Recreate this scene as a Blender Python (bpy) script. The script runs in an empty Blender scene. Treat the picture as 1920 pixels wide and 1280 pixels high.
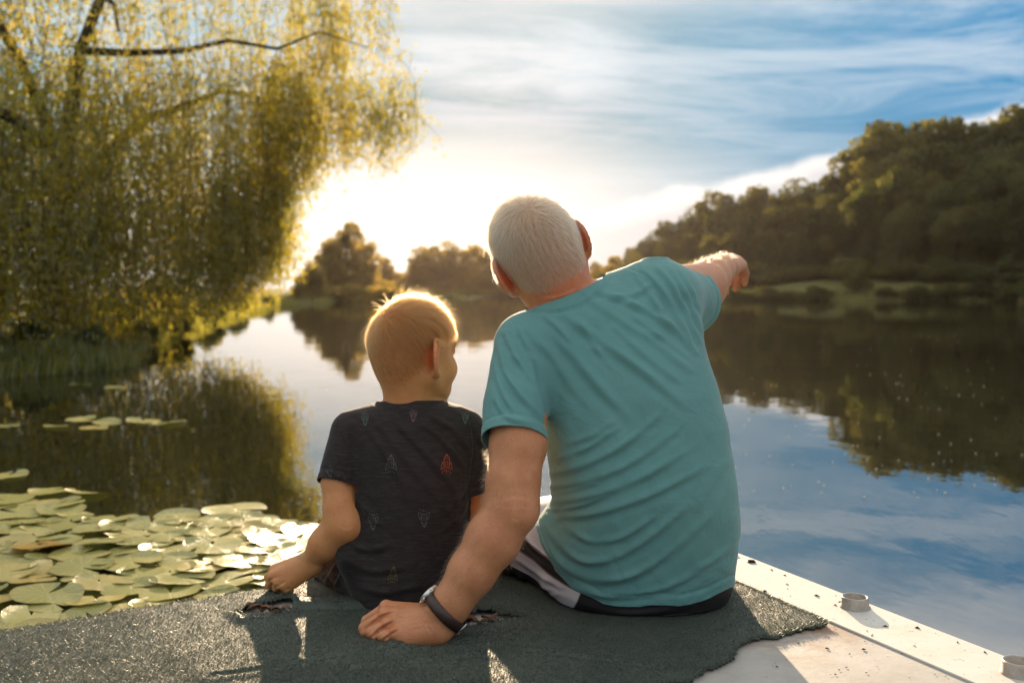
import bpy, bmesh, math, random
import numpy as np
from mathutils import Vector, Matrix
from mathutils.bvhtree import BVHTree

scene = bpy.context.scene
col = scene.collection
RAD = math.radians

# ------------------------------------------------------------------ camera
EYE = 0.60                      # lens height above the jetty deck (deck top is z = 0)
WATER = -0.35
FPX = 35.0 / 36.0 * 1920.0
HORIZ = 545.0
cam_d = bpy.data.cameras.new('camera')
cam = bpy.data.objects.new('camera', cam_d)
col.objects.link(cam)
cam.location = (0, 0, EYE)
cam.rotation_euler = (RAD(90), 0, 0)
cam_d.lens = 35.0
cam_d.sensor_width = 36.0
cam_d.shift_y = -(640.0 - HORIZ) / 1920.0
cam_d.clip_start = 0.05
cam_d.clip_end = 3000.0
cam_d.dof.use_dof = True
cam_d.dof.focus_distance = 1.80
cam_d.dof.aperture_fstop = 4.2
scene.camera = cam

# ------------------------------------------------------------------ sun and sky
SUN_AZ, SUN_EL = RAD(-2.5), RAD(12.5)
sun_dir = Vector((math.sin(SUN_AZ) * math.cos(SUN_EL), math.cos(SUN_AZ) * math.cos(SUN_EL), math.sin(SUN_EL)))
sun_d = bpy.data.lights.new('sun', 'SUN')
sun_d.energy = 4.6
sun_d.angle = RAD(0.6)
sun_d.color = (1.0, 0.75, 0.49)
sun = bpy.data.objects.new('sun', sun_d)
col.objects.link(sun)
sun.rotation_euler = sun_dir.to_track_quat('Z', 'Y').to_euler()
sun.location = (0, 0, 30)

class NT:
    """small helper that writes node expressions"""
    def __init__(self, tree):
        self.t = tree; self.n = tree.nodes; self.l = tree.links
    def node(self, kind, **kw):
        n = self.n.new(kind)
        for k, v in kw.items(): setattr(n, k, v)
        return n
    def put(self, sock, v):
        if hasattr(v, 'is_output'): self.l.new(v, sock)
        elif isinstance(v, (tuple, list)) and len(v) == 3 and sock.type == 'RGBA': sock.default_value = (*v, 1)
        else: sock.default_value = v
    def m(self, op, a, b=0.0, c=0.0, clamp=False):
        n = self.node('ShaderNodeMath', operation=op, use_clamp=clamp)
        self.put(n.inputs[0], a); self.put(n.inputs[1], b); self.put(n.inputs[2], c)
        return n.outputs[0]
    def ss(self, x, lo, hi, a=0.0, b=1.0):
        n = self.node('ShaderNodeMapRange', interpolation_type='SMOOTHSTEP')
        for i, v in enumerate((x, lo, hi, a, b)): self.put(n.inputs[i], v)
        return n.outputs[0]
    def mix(self, f, a, b, mode='MIX'):
        n = self.node('ShaderNodeMix', data_type='RGBA', blend_type=mode)
        n.clamp_factor = True
        self.put(n.inputs[0], f); self.put(n.inputs[6], a); self.put(n.inputs[7], b)
        return n.outputs[2]
    def noise(self, vec, scale, detail=3.0, rough=0.55, dist=0.0):
        n = self.node('ShaderNodeTexNoise')
        if vec is not None: self.put(n.inputs['Vector'], vec)
        n.inputs['Scale'].default_value = scale; n.inputs['Detail'].default_value = detail
        n.inputs['Roughness'].default_value = rough; n.inputs['Distortion'].default_value = dist
        return n.outputs['Fac']
    def xyz(self, v):
        n = self.node('ShaderNodeSeparateXYZ'); self.put(n.inputs[0], v); return n.outputs
    def comb(self, x, y, z):
        n = self.node('ShaderNodeCombineXYZ')
        for i, v in enumerate((x, y, z)): self.put(n.inputs[i], v)
        return n.outputs[0]
    def ramp(self, f, stops, interp='LINEAR'):
        n = self.node('ShaderNodeValToRGB'); e = n.color_ramp; e.interpolation = interp
        while len(e.elements) < len(stops): e.elements.new(0.5)
        for el, (p, c) in zip(e.elements, stops): el.position = p; el.color = (*c, 1)
        self.put(n.inputs[0], f); return n.outputs[0]

world = bpy.data.worlds.new('World')
scene.world = world
world.use_nodes = True
W = NT(world.node_tree)
W.n.clear()
sky = W.node('ShaderNodeTexSky', sky_type='NISHITA', sun_disc=False)
sky.sun_elevation = SUN_EL
sky.sun_rotation = SUN_AZ
sky.altitude = 100.0
sky.air_density = 1.0
sky.dust_density = 0.4
sky.ozone_density = 2.0
gen = W.node('ShaderNodeTexCoord').outputs['Generated']
dx, dy, dz = W.xyz(gen)
az = W.m('ARCTAN2', dx, dy)
el = W.m('ARCSINE', dz)
zc = W.m('ADD', W.m('MAXIMUM', dz, 0.0), 0.10)
q = W.comb(W.m('DIVIDE', dx, zc), W.m('DIVIDE', dy, zc), 0.0)
# wind-drawn cirrus, everywhere
stretch = W.node('ShaderNodeMapping'); W.put(stretch.inputs[0], q)
stretch.inputs['Rotation'].default_value = (0, 0, RAD(-32)); stretch.inputs['Scale'].default_value = (0.42, 1.0, 1.0)
n1 = W.noise(stretch.outputs[0], 1.9, 9.0, 0.66, 0.9)
n2 = W.noise(stretch.outputs[0], 0.45, 3.0, 0.5, 0.2)
cirrus = W.m('MULTIPLY', W.ss(n1, 0.36, 0.66), W.ss(n2, 0.22, 0.46))
cirrus = W.m('MULTIPLY', cirrus, W.ss(el, 0.06, 0.13))
edge_n = W.m('SUBTRACT', W.noise(W.comb(az, el, 0.0), 14.0, 5.0, 0.55), 0.5)
# high bank lit from behind by the sun, with a crisp lower edge
e_hi = W.m('ADD', W.m('MULTIPLY', edge_n, 0.045), W.m('ADD', 0.182, W.m('MULTIPLY', W.m('ABSOLUTE', W.m('SUBTRACT', az, 0.02)), 0.03)))
hi_win = W.m('MULTIPLY', W.ss(az, 0.17, 0.06), W.ss(az, -0.75, -0.3))
hi_bank = W.m('MULTIPLY', W.m('MULTIPLY', W.ss(W.m('SUBTRACT', el, e_hi), -0.006, 0.030), hi_win), W.ss(el, 0.34, 0.20))
hi_dark = W.m('MULTIPLY', W.m('MULTIPLY', W.ss(W.m('SUBTRACT', el, e_hi), -0.030, -0.004), W.ss(W.m('SUBTRACT', el, e_hi), 0.004, -0.004)), hi_win)
# low bank over the wood: bright rim above a mauve-grey body
e_lo = W.m('ADD', W.m('MULTIPLY', edge_n, 0.030), W.m('ADD', 0.060, W.m('MULTIPLY', az, 0.21)))
rel = W.m('SUBTRACT', el, e_lo)
lo_win = W.m('MULTIPLY', W.ss(az, -0.02, 0.10), W.ss(az, 1.5, 0.8))
lo_body = W.m('MULTIPLY', W.ss(rel, 0.006, -0.004), lo_win)
lo_rim = W.m('MULTIPLY', W.m('MULTIPLY', W.ss(rel, 0.010, -0.002), W.ss(rel, -0.024, -0.004)), lo_win)
CL = 4.3
ROLL = 1.35; TINT = (.84, 1.0, 1.08)
hs = W.node('ShaderNodeHueSaturation'); W.put(hs.inputs['Color'], sky.outputs[0])
sdv = W.node('ShaderNodeVectorMath', operation='DOT_PRODUCT'); W.put(sdv.inputs[0], gen); sdv.inputs[1].default_value = tuple(sun_dir)
away = W.m('ARCCOSINE', W.m('MINIMUM', sdv.outputs['Value'], 0.99999))          # angle from the sun
W.put(hs.inputs['Saturation'], W.ss(away, 0.10, 0.36, 0.45, 1.9))
# the photograph holds detail right up to the sun: roll the glare off
sr = W.node('ShaderNodeSeparateColor'); W.put(sr.inputs[0], hs.outputs[0])
cr = W.node('ShaderNodeCombineColor')
bw_ = W.node('ShaderNodeRGBToBW'); W.put(bw_.inputs[0], hs.outputs[0]); lum_ = bw_.outputs[0]
for i_ in range(3):
    v_ = sr.outputs[i_]
    W.put(cr.inputs[i_], W.m('MULTIPLY', TINT[i_], W.m('DIVIDE', v_, W.m('ADD', 1.0, W.m('DIVIDE', lum_, ROLL)))))
blue = W.mix(W.ss(az, -0.05, 0.50), (.42, 1.36, 1.78), (.10, .95, 1.88))
blue = W.mix(W.ss(el, 0.02, 0.16, 0.45, 0.0), blue, (1.9, 1.75, 1.6))
base = W.mix(W.ss(away, 0.05, 0.28, 0.62, 0.92), cr.outputs[0], blue)
# milky air low down round the sun
low = W.m('MULTIPLY', W.ss(el, 0.20, 0.05), W.ss(W.m('ABSOLUTE', W.m('ADD', az, 0.14)), 0.52, 0.04))
base = W.mix(W.m('MULTIPLY', low, 0.90), base, (CL * 1.12, CL * 1.03, CL * .92))
pass
veil = W.m('MULTIPLY', W.ss(el, 0.235, 0.34), W.ss(W.noise(q, 0.9, 6.0, 0.6, 0.4), 0.22, 0.50))
base = W.mix(W.m('MULTIPLY', veil, 0.85), base, (CL * .96, CL * .89, CL * .81))
c = W.mix(W.m('MULTIPLY', cirrus, 0.55), base, (CL * .66, CL * .71, CL * .74))
c = W.mix(W.m('MULTIPLY', hi_dark, 0.30), c, (CL * .55, CL * .62, CL * .70))
c = W.mix(W.m('MULTIPLY', W.m('MULTIPLY', hi_bank, W.ss(n1, 0.22, 0.58, 0.30, 1.0)), 0.34), c, (CL * .82, CL * .86, CL * .88))
c = W.mix(W.m('MULTIPLY', lo_body, 0.62), c, (CL * .66, CL * .60, CL * .59))
c = W.mix(W.m('MULTIPLY', lo_rim, 0.42), c, (CL * 1.15, CL * 1.08, CL * .98))
bg = W.node('ShaderNodeBackground')
W.put(bg.inputs[0], c)
bg.inputs[1].default_value = 0.10
out = W.node('ShaderNodeOutputWorld')
W.l.new(bg.outputs[0], out.inputs[0])

vs = scene.view_settings
scene.display_settings.display_device = 'sRGB'
vs.view_transform = 'Standard'
vs.look = 'None'
vs.exposure = 1.6
vs.gamma = 1.0
vs.use_curve_mapping = False
HAZE_D, HAZE_G = 0.00005, 0.78
cy = scene.cycles
cy.use_denoising = True
cy.denoiser = 'OPENIMAGEDENOISE'
cy.max_bounces = 8
cy.transparent_max_bounces = 8
cy.volume_bounces = 0
cy.caustics_reflective = False
cy.caustics_refractive = False
cy.sample_clamp_indirect = 6.0

# ------------------------------------------------------------------ helpers
def P(px, py, Y):
    """point seen at pixel (px, py) of the 1920 x 1280 photograph at distance Y"""
    return np.array(((px - 960.0) / FPX * Y, Y, EYE - (py - HORIZ) / FPX * Y))

def on_plane(px, py, z=0.0):
    Y = (EYE - z) * FPX / (py - HORIZ)
    return P(px, py, Y)

def tag(o, label=None, cat=None, group=None, kind=None):
    if label: o['label'] = label
    if cat: o['category'] = cat
    if group: o['group'] = group
    if kind: o['kind'] = kind
    return o

def mesh(name, V, F, smooth=True):
    """V (n,3); F one array of equal polygons, or a list of such arrays"""
    me = bpy.data.meshes.new(name)
    V = np.asarray(V, dtype=np.float32)
    Fs = F if isinstance(F, list) else [F]
    Fs = [np.asarray(f, dtype=np.int32) for f in Fs if len(f)]
    me.vertices.add(len(V)); me.vertices.foreach_set('co', V.ravel())
    tot = np.concatenate([np.full(len(f), f.shape[1], dtype=np.int32) for f in Fs])
    idx = np.concatenate([f.ravel() for f in Fs])
    me.loops.add(len(idx)); me.loops.foreach_set('vertex_index', idx)
    me.polygons.add(len(tot))
    st = np.zeros(len(tot), dtype=np.int32); st[1:] = np.cumsum(tot)[:-1]
    me.polygons.foreach_set('loop_start', st)
    me.polygons.foreach_set('use_smooth', np.full(len(tot), smooth, dtype=bool))
    me.update(calc_edges=True)
    me.validate()
    return me

def link(name, me, mat=None, parent=None):
    o = bpy.data.objects.new(name, me)
    col.objects.link(o)
    if mat is not None and not me.materials: me.materials.append(mat)
    if parent is not None: o.parent = parent
    return o

def empty(name, loc=(0, 0, 0), rz=0.0):
    o = bpy.data.objects.new(name, None)
    col.objects.link(o); o.location = loc; o.rotation_euler = (0, 0, rz); o.empty_display_size = 0.1
    return o

class MB:
    """collects pieces into one mesh"""
    def __init__(self): self.V = []; self.Q = []; self.T = []; self.n = 0
    def add(self, V, Q=None, T=None):
        V = np.asarray(V, dtype=float)
        if Q is not None and len(Q): self.Q.append(np.asarray(Q) + self.n)
        if T is not None and len(T): self.T.append(np.asarray(T) + self.n)
        self.V.append(V); self.n += len(V); return self
    def tube(self, pts, rad, n=8, cap=True):
        pts = [np.asarray(p, dtype=float) for p in pts]; V = []; Q = []; T = []
        up = np.array((0.31, 0.2, 0.93))
        for i, p in enumerate(pts):
            t = pts[min(i + 1, len(pts) - 1)] - pts[max(i - 1, 0)]; t /= np.linalg.norm(t) + 1e-9
            a = np.cross(t, up); 
            if np.linalg.norm(a) < 1e-3: a = np.cross(t, (1, 0, 0))
            a /= np.linalg.norm(a); b = np.cross(t, a)
            for k in range(n):
                w = 2 * math.pi * k / n
                V.append(p + rad[i] * (math.cos(w) * a + math.sin(w) * b))
        for i in range(len(pts) - 1):
            for k in range(n):
                k2 = (k + 1) % n
                Q.append((i * n + k, i * n + k2, (i + 1) * n + k2, (i + 1) * n + k))
        if cap:
            V.append(pts[0]); V.append(pts[-1]); c0 = len(V) - 2; c1 = len(V) - 1; L = (len(pts) - 1) * n
            for k in range(n):
                k2 = (k + 1) % n
                T.append((c0, k2, k)); T.append((c1, L + k, L + k2))
        return self.add(V, Q, T)
    def box(self, lo, hi):
        x0, y0, z0 = lo; x1, y1, z1 = hi
        V = [(x0, y0, z0), (x1, y0, z0), (x1, y1, z0), (x0, y1, z0), (x0, y0, z1), (x1, y0, z1), (x1, y1, z1), (x0, y1, z1)]
        return self.add(V, [(3, 2, 1, 0), (4, 5, 6, 7), (0, 1, 5, 4), (1, 2, 6, 5), (2, 3, 7, 6), (3, 0, 4, 7)])
    def prism(self, poly, z0, z1):
        """poly counter-clockwise in plan"""
        n = len(poly); V = [(x, y, z0) for x, y in poly] + [(x, y, z1) for x, y in poly]
        Q = [(i, (i + 1) % n, n + (i + 1) % n, n + i) for i in range(n)]
        T = [(0, i + 1, i) for i in range(1, n - 1)] + [(n, n + i, n + i + 1) for i in range(1, n - 1)]
        return self.add(V, Q, T)
    def mesh(self, name, smooth=True):
        return mesh(name, np.vstack(self.V), [np.vstack(x) for x in (self.Q, self.T) if len(x)], smooth)
    def build(self, name, mat, parent=None, smooth=True):
        return link(name, self.mesh(name, smooth), mat, parent)

# ------------------------------------------------------------------ materials
def material(name):
    m = bpy.data.materials.new(name); m.use_nodes = True
    N = NT(m.node_tree); N.n.clear()
    N.out = N.node('ShaderNodeOutputMaterial')
    return m, N

def principled(N, colr, rough=0.6, spec=0.5, normal=None, **kw):
    b = N.node('ShaderNodeBsdfPrincipled')
    N.put(b.inputs['Base Color'], colr); N.put(b.inputs['Roughness'], rough)
    N.put(b.inputs['Specular IOR Level'], spec)
    for k, v in kw.items(): N.put(b.inputs[k.replace('_', ' ')], v)
    if normal is not None: N.put(b.inputs['Normal'], normal)
    return b

def bump(N, h, strength=0.3, dist=0.01, normal=None):
    b = N.node('ShaderNodeBump'); N.put(b.inputs['Height'], h)
    b.inputs['Strength'].default_value = strength; b.inputs['Distance'].default_value = dist
    if normal is not None: N.put(b.inputs['Normal'], normal)
    return b.outputs[0]

def opos(N): return N.node('ShaderNodeTexCoord').outputs['Object']
def gpos(N): return N.node('ShaderNodeNewGeometry').outputs['Position']

def plain(name, colr, rough=0.6, spec=0.5, metallic=0.0, var=0.15, scale=20.0, bmp=0.0):
    m, N = material(name)
    n = N.noise(opos(N), scale, 4)
    cc = N.mix(n, tuple(x * (1 - var) for x in colr), tuple(x * (1 + var) for x in colr))
    b = principled(N, cc, rough, spec, Metallic=metallic, normal=bump(N, n, bmp, 0.002) if bmp else None)
    N.l.new(b.outputs[0], N.out.inputs[0]); return m

def leaf_mat(name, c1, c2, t1, t2, trans=0.45, scale=0.6, gloss=0.12, rough=0.45):
    m, N = material(name)
    oi = N.node('ShaderNodeObjectInfo')
    n = N.noise(gpos(N), scale, 3)
    f = N.m('ADD', N.m('MULTIPLY', n, 0.9), N.m('MULTIPLY', N.m('SUBTRACT', oi.outputs['Random'], 0.5), 0.5), clamp=True)
    f = N.ss(f, 0.25, 0.75)
    d = N.node('ShaderNodeBsdfDiffuse'); N.put(d.inputs[0], N.mix(f, c1, c2))
    t = N.node('ShaderNodeBsdfTranslucent'); N.put(t.inputs[0], N.mix(f, t1, t2))
    g = N.node('ShaderNodeBsdfGlossy'); g.inputs['Roughness'].default_value = rough; N.put(g.inputs[0], (0.6, 0.6, 0.55))
    s1 = N.node('ShaderNodeMixShader'); s1.inputs[0].default_value = trans
    N.l.new(d.outputs[0], s1.inputs[1]); N.l.new(t.outputs[0], s1.inputs[2])
    s2 = N.node('ShaderNodeMixShader'); s2.inputs[0].default_value = gloss
    N.l.new(s1.outputs[0], s2.inputs[1]); N.l.new(g.outputs[0], s2.inputs[2])
    N.l.new(s2.outputs[0], N.out.inputs[0]); return m

MAT = {}
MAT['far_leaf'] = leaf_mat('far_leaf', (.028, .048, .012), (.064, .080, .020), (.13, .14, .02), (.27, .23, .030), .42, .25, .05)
MAT['shore_leaf_glow'] = leaf_mat('shore_leaf_glow', (.045, .060, .014), (.080, .085, .022), (.42, .30, .04), (.62, .43, .05), .58, .25, .05)  # warm glow of hazy backlight put into the leaf colour
MAT['willow_leaf'] = leaf_mat('willow_leaf', (.050, .080, .014), (.095, .115, .020), (.42, .39, .020), (.74, .53, .026), .62, 1.1, .10)
MAT['shrub_leaf'] = leaf_mat('shrub_leaf', (.040, .065, .012), (.08, .095, .020), (.26, .27, .030), (.42, .36, .035), .5, 2.0, .10)
MAT['bark'] = plain('bark', (.055, .040, .028), .9, .2, 0, .4, 9.0, .6)
# ------------------------------------------------------------------ ground, lake
lake = np.array([(-5.9, 10.6), (-4.9, 12.2), (-6.3, 16.5), (-7.4, 22), (-9.3, 31), (-10.5, 38), (-14, 58), (-15.5, 88), (-14, 128),
                 (-1, 146), (13, 137), (21.7, 106), (30, 97), (45, 89), (70, 78), (95, 55), (110, 20), (100, -25), (60, -30), (25, -12),
                 (6, -5.5), (-4, -5.0), (-9, -4.0), (-11, 1), (-10.5, 6), (-8, 9.6)])

def poly_sd(px, py, poly):
    d = np.full(px.shape, 1e9); inside = np.zeros(px.shape, bool); n = len(poly)
    for i in range(n):
        ax, ay = poly[i]; bx, by = poly[(i + 1) % n]
        ex, ey = bx - ax, by - ay
        t = np.clip(((px - ax) * ex + (py - ay) * ey) / (ex * ex + ey * ey), 0, 1)
        d = np.minimum(d, np.hypot(px - ax - t * ex, py - ay - t * ey))
        cnd = ((ay > py) != (by > py)) & (px < (bx - ax) * (py - ay) / (by - ay + 1e-12) + ax)
        inside ^= cnd
    return np.where(inside, -d, d)

def wob(x, y, s=1.0, seed=0.0):
    return (np.sin(x * .9 * s + 1.3 + seed) * np.cos(y * .7 * s + .4 + seed) + .5 * np.sin(x * 2.1 * s + y * 1.7 * s + seed) + .25 * np.sin(x * 4.7 * s - y * 3.9 * s + 2 * seed)) / 1.75

def smooth(e0, e1, x):
    t = np.clip((x - e0) / (e1 - e0), 0, 1); return t * t * (3 - 2 * t)

def ground_z(x, y):
    x = np.asarray(x, float); y = np.asarray(y, float)
    s = poly_sd(x, y, lake)
    far = smooth(25, 90, np.hypot(x, y))
    land = -.37 + .30 * smooth(0, 1.0, s) + .35 * smooth(1, 9, s) + .10 * wob(x, y, .5) * smooth(1, 6, s)
    hill = smooth(14, 50, x) * smooth(60, 90, y)
    land = land + hill * (1.3 * smooth(0, 4, s) + 2.2 * smooth(4, 26, s) + 6.0 * smooth(24, 90, s)) + far * .5 * smooth(2, 20, s)
    return np.where(s > 0, land, -.37 - 1.3 * smooth(0, 3, -s))

ax = np.sinh(np.linspace(-4.4, 4.4, 230)) * 5.2
ay = 30 + np.sinh(np.linspace(-4.4, 4.4, 230)) * 4.8
GX, GY = np.meshgrid(ax, ay, indexing='ij')
GZ = ground_z(GX, GY)
nx, ny = GX.shape
ii, jj = np.meshgrid(np.arange(nx - 1), np.arange(ny - 1), indexing='ij')
quad = np.stack([ii * ny + jj, (ii + 1) * ny + jj, (ii + 1) * ny + jj + 1, ii * ny + jj + 1], -1).reshape(-1, 4)
m, N = material('meadow')
n = N.noise(gpos(N), .5, 6, .65); n_ = N.noise(gpos(N), 9.0, 4, .6)
cc = N.mix(N.ss(n, .3, .7), (.070, .085, .022), (.13, .125, .040))
cc = N.mix(N.ss(n_, .45, .75), cc, (.06, .05, .025))
N.l.new(principled(N, cc, .95, .1, bump(N, n_, .8, .06)).outputs[0], N.out.inputs[0])
tag(link('ground', mesh('ground', np.stack([GX, GY, GZ], -1).reshape(-1, 3), quad), m), kind='structure')

# lake water: one sheet just under the banks
m, N = material('lake_water')
mp = N.node('ShaderNodeMapping'); N.put(mp.inputs[0], gpos(N)); mp.inputs['Scale'].default_value = (1.0, .55, 1.0)
w1 = N.noise(mp.outputs[0], .9, 3, .5, .3); w2 = N.noise(mp.outputs[0], 5.0, 3, .55, .2)
h = N.m('ADD', N.m('MULTIPLY', w1, 1.0), N.m('MULTIPLY', w2, .16))
nrm = bump(N, h, .12, .05)
b = principled(N, (.012, .013, .006), .012, .5, nrm); b.inputs['IOR'].default_value = 4.5
N.l.new(b.outputs[0], N.out.inputs[0])
wx = np.linspace(-60, 150, 43); wy = np.linspace(-45, 165, 43)
WX, WY = np.meshgrid(wx, wy, indexing='ij'); k = 43
ii, jj = np.meshgrid(np.arange(k - 1), np.arange(k - 1), indexing='ij')
wq = np.stack([ii * k + jj, (ii + 1) * k + jj, (ii + 1) * k + jj + 1, ii * k + jj + 1], -1).reshape(-1, 4)
tag(link('lake_water', mesh('lake_water', np.stack([WX, WY, WX * 0 + WATER], -1).reshape(-1, 3), wq), m), kind='structure')

# willow fluff and specks drifting on the water (nobody could count them)
rng = np.random.default_rng(77); sp = MB_ = None
n_s = 330; Ys = 1.0 / rng.uniform(1 / 45, 1 / 4.5, n_s); Xs = rng.uniform(-.26, .56, n_s) * Ys
ok = (poly_sd(Xs, Ys, lake) < -.8) & ((Xs / Ys > .16) | (rng.uniform(size=n_s) < .35)); Xs, Ys = Xs[ok], Ys[ok]
rs = rng.uniform(.0025, .0055, len(Xs)) * (1 + Ys / 14); ang = np.arange(6) * math.pi / 3
Vs = np.concatenate([np.stack([Xs[:, None] + rs[:, None] * np.cos(ang), Ys[:, None] + rs[:, None] * np.sin(ang), np.full((len(Xs), 6), WATER + .004)], -1), np.stack([Xs, Ys, WATER + .004 + rs * .9], -1)[:, None]], 1).reshape(-1, 3)
Ts = (np.arange(len(Xs))[:, None, None] * 7 + np.array([(k_, (k_ + 1) % 6, 6) for k_ in range(6)])).reshape(-1, 3)
tag(link('floating_fluff', mesh('floating_fluff', Vs, Ts), plain('fluff', (.50, .44, .33), .8, .2, 0, .2, 40)), 'pale specks of plant fluff drifting on the dark water', 'specks', kind='stuff')

# ------------------------------------------------------------------ leaves, crowns, trees
def leaf_quads(C, size, rng, aspect=.6, out=None, bias=0.0, axis=None):
    """one kite per centre; out = preferred facing, axis = preferred long direction"""
    n = len(C)
    nr = rng.normal(size=(n, 3))
    if out is not None: nr = nr + out * bias
    nr /= np.linalg.norm(nr, axis=1)[:, None]
    a = rng.normal(size=(n, 3)) if axis is None else axis + rng.normal(size=(n, 3)) * .35
    a -= nr * (a * nr).sum(1)[:, None]; a /= np.linalg.norm(a, axis=1)[:, None] + 1e-9
    b = np.cross(nr, a)
    s = (size * rng.uniform(.7, 1.3, n))[:, None] if np.ndim(size) == 0 else size[:, None]
    V = np.stack([C - a * s * .5, C + b * s * aspect * .5 + nr * s * .08, C + a * s * .5, C - b * s * aspect * .5 + nr * s * .08], 1).reshape(-1, 3)
    return V, np.arange(4 * n).reshape(n, 4)

def crown_points(rng, lobes, n_clump, per, cr):
    """leaf clumps spread through an uneven union of lobes (centre, radii)"""
    vol = np.array([np.prod(r) for _, r in lobes]); pick = rng.choice(len(lobes), n_clump, p=vol / vol.sum())
    C = []; O = []
    for k in pick:
        c, r = lobes[k]; v = rng.normal(size=3); v /= np.linalg.norm(v)
        if v[2] < -.5: v[2] *= .5
        cc = np.array(c) + v * np.array(r) * rng.uniform(.55, 1.0)
        q = rng.normal(size=(per, 3)); q /= np.linalg.norm(q, axis=1)[:, None]
        rr = cr * rng.uniform(.6, 1.25)
        p = cc + q * (rr * rng.uniform(.35, 1.0, per) ** .6)[:, None] * np.array((1.15, 1.15, .8))
        C.append(p); O.append(q)
    return np.vstack(C), np.vstack(O)

def crown_mesh(name, seed, lobes, n_clump, per, cr, leaf):
    rng = np.random.default_rng(seed)
    C, O = crown_points(rng, lobes, n_clump, per, cr)
    V, Q = leaf_quads(C, leaf, rng, .75, O, .9)
    return mesh(name, V, Q, False)

def trunk_mesh(name, seed, h, r, limbs=5, spread=.22, n=7):
    rng = np.random.default_rng(seed); b = MB()
    b.tube([(0, 0, -.06), (0, 0, .05), (.01, 0, h * .4), (.015, .01, h * .75), (.0, .02, h)], [r * 1.5, r * 1.05, r * .8, r * .55, r * .15], n)
    for k in range(limbs):
        w = rng.uniform(0, 6.28); z0 = h * rng.uniform(.35, .7); L = rng.uniform(.7, 1.1) * spread
        p0 = np.array((.01, 0, z0)); d = np.array((math.cos(w), math.sin(w), .9))
        b.tube([p0, p0 + d * L * .5, p0 + d * L + (0, 0, .03)], [r * .45, r * .3, r * .1], 5)
    return b.mesh(name)

# unit trees: 1 m tall, scaled when placed
KIND = {}
def kind(name, seed, lobes, n_clump, per, cr, leaf, th, tr, mat='far_leaf'):
    c_ = crown_mesh('crown', seed, lobes, n_clump, per, cr, leaf); c_.materials.append(MAT[mat])
    t_ = trunk_mesh('trunk', seed, th, tr); t_.materials.append(MAT['bark'])
    KIND[name] = (c_, t_)
kind('round', 1, [((0, 0, .60), (.30, .30, .30)), ((.16, .05, .48), (.2, .2, .2)), ((-.17, -.04, .52), (.2, .2, .22)), ((.03, .05, .80), (.19, .19, .15)), ((0, -.05, .25), (.30, .30, .20))], 95, 110, .10, .034, .8, .022)
kind('broad', 2, [((0, 0, .55), (.36, .36, .26)), ((.24, 0, .60), (.18, .2, .2)), ((-.25, .05, .50), (.2, .2, .22)), ((-.08, .0, .80), (.17, .17, .14)), ((.12, -.1, .76), (.13, .13, .12)), ((0, 0, .22), (.34, .34, .18))], 100, 110, .095, .034, .78, .026)
kind('tall', 3, [((0, 0, .52), (.20, .20, .34)), ((.05, .03, .80), (.13, .13, .15)), ((-.08, 0, .42), (.17, .17, .2)), ((.09, -.04, .36), (.16, .16, .2)), ((0, 0, .2), (.19, .19, .16))], 75, 110, .085, .032, .85, .018)
kind('ragged', 4, [((-.02, 0, .50), (.26, .26, .24)), ((.18, 0, .62), (.15, .15, .16)), ((-.16, .03, .68), (.14, .14, .15)), ((.02, 0, .82), (.12, .12, .12)), ((.0, 0, .24), (.28, .28, .20))], 72, 100, .085, .034, .9, .02)
kind('egg', 5, [((0, 0, .50), (.26, .26, .40)), ((.10, .02, .40), (.2, .2, .26)), ((-.1, -.02, .55), (.18, .18, .25)), ((0, 0, .2), (.26, .26, .18))], 84, 110, .095, .034, .8, .02)
kind('shrub', 6, [((0, 0, .40), (.55, .5, .38)), ((.35, 0, .35), (.35, .35, .3)), ((-.38, .05, .3), (.35, .35, .28)), ((0, .1, .70), (.28, .28, .22))], 60, 90, .17, .075, .6, .03)
kind('bank_shrub', 7, [((0, 0, .40), (.55, .5, .38)), ((.4, 0, .32), (.35, .35, .3)), ((-.42, .05, .36), (.35, .35, .3)), ((.05, .1, .72), (.28, .28, .22))], 95, 120, .15, .055, .6, .02, 'shrub_leaf')

rt = random.Random(5)
def where(px):
    for x, s in ((640, 'near the willow fringe'), (720, 'left of the boy\'s head'), (790, 'above the boy\'s head'), (860, 'between the two heads'), (925, 'touching the man\'s left ear'), (1000, 'behind the man\'s head'),
                 (1090, 'behind the man\'s neck'), (1180, 'just right of the man\'s ear'), (1260, 'above the man\'s back'), (1340, 'above the man\'s raised shoulder'), (1420, 'above the pointing hand'), (1500, 'right of the pointing hand'), (1580, 'left of the round meadow bush'),
                 (1650, 'above the round meadow bush'), (1730, 'right of the round meadow bush'), (1800, 'under the gappy crown'), (1870, 'near the tall end of the wood')):
        if px < x: return s
    return 'at the frame edge'
GLOW_CROWN = {}  # crown copies for the far shore, backlight glow painted into their leaves
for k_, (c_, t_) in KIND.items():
    g_ = c_.copy(); g_.materials.clear(); g_.materials.append(MAT['shore_leaf_glow']); GLOW_CROWN[k_] = g_
def tree(kind_, px, top, Y, wide, label, group, name='broadleaf_tree', cat='tree', base_z=None):
    x = (px - 960) / FPX * Y
    z0 = float(ground_z(np.array([x]), np.array([Y]))[0]) if base_z is None else base_z
    H = EYE - (top - HORIZ) / FPX * Y - z0
    r = empty(name, (x, Y, z0), rt.uniform(0, 6.28)); r.scale = (H * wide, H * wide, H)
    tag(r, label.replace('@', where(px)), cat, group)
    cm, tm = KIND[kind_]
    if group and 'far' in group and 'shore' in group: cm = GLOW_CROWN[kind_]
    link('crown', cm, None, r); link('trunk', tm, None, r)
    return r

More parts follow.
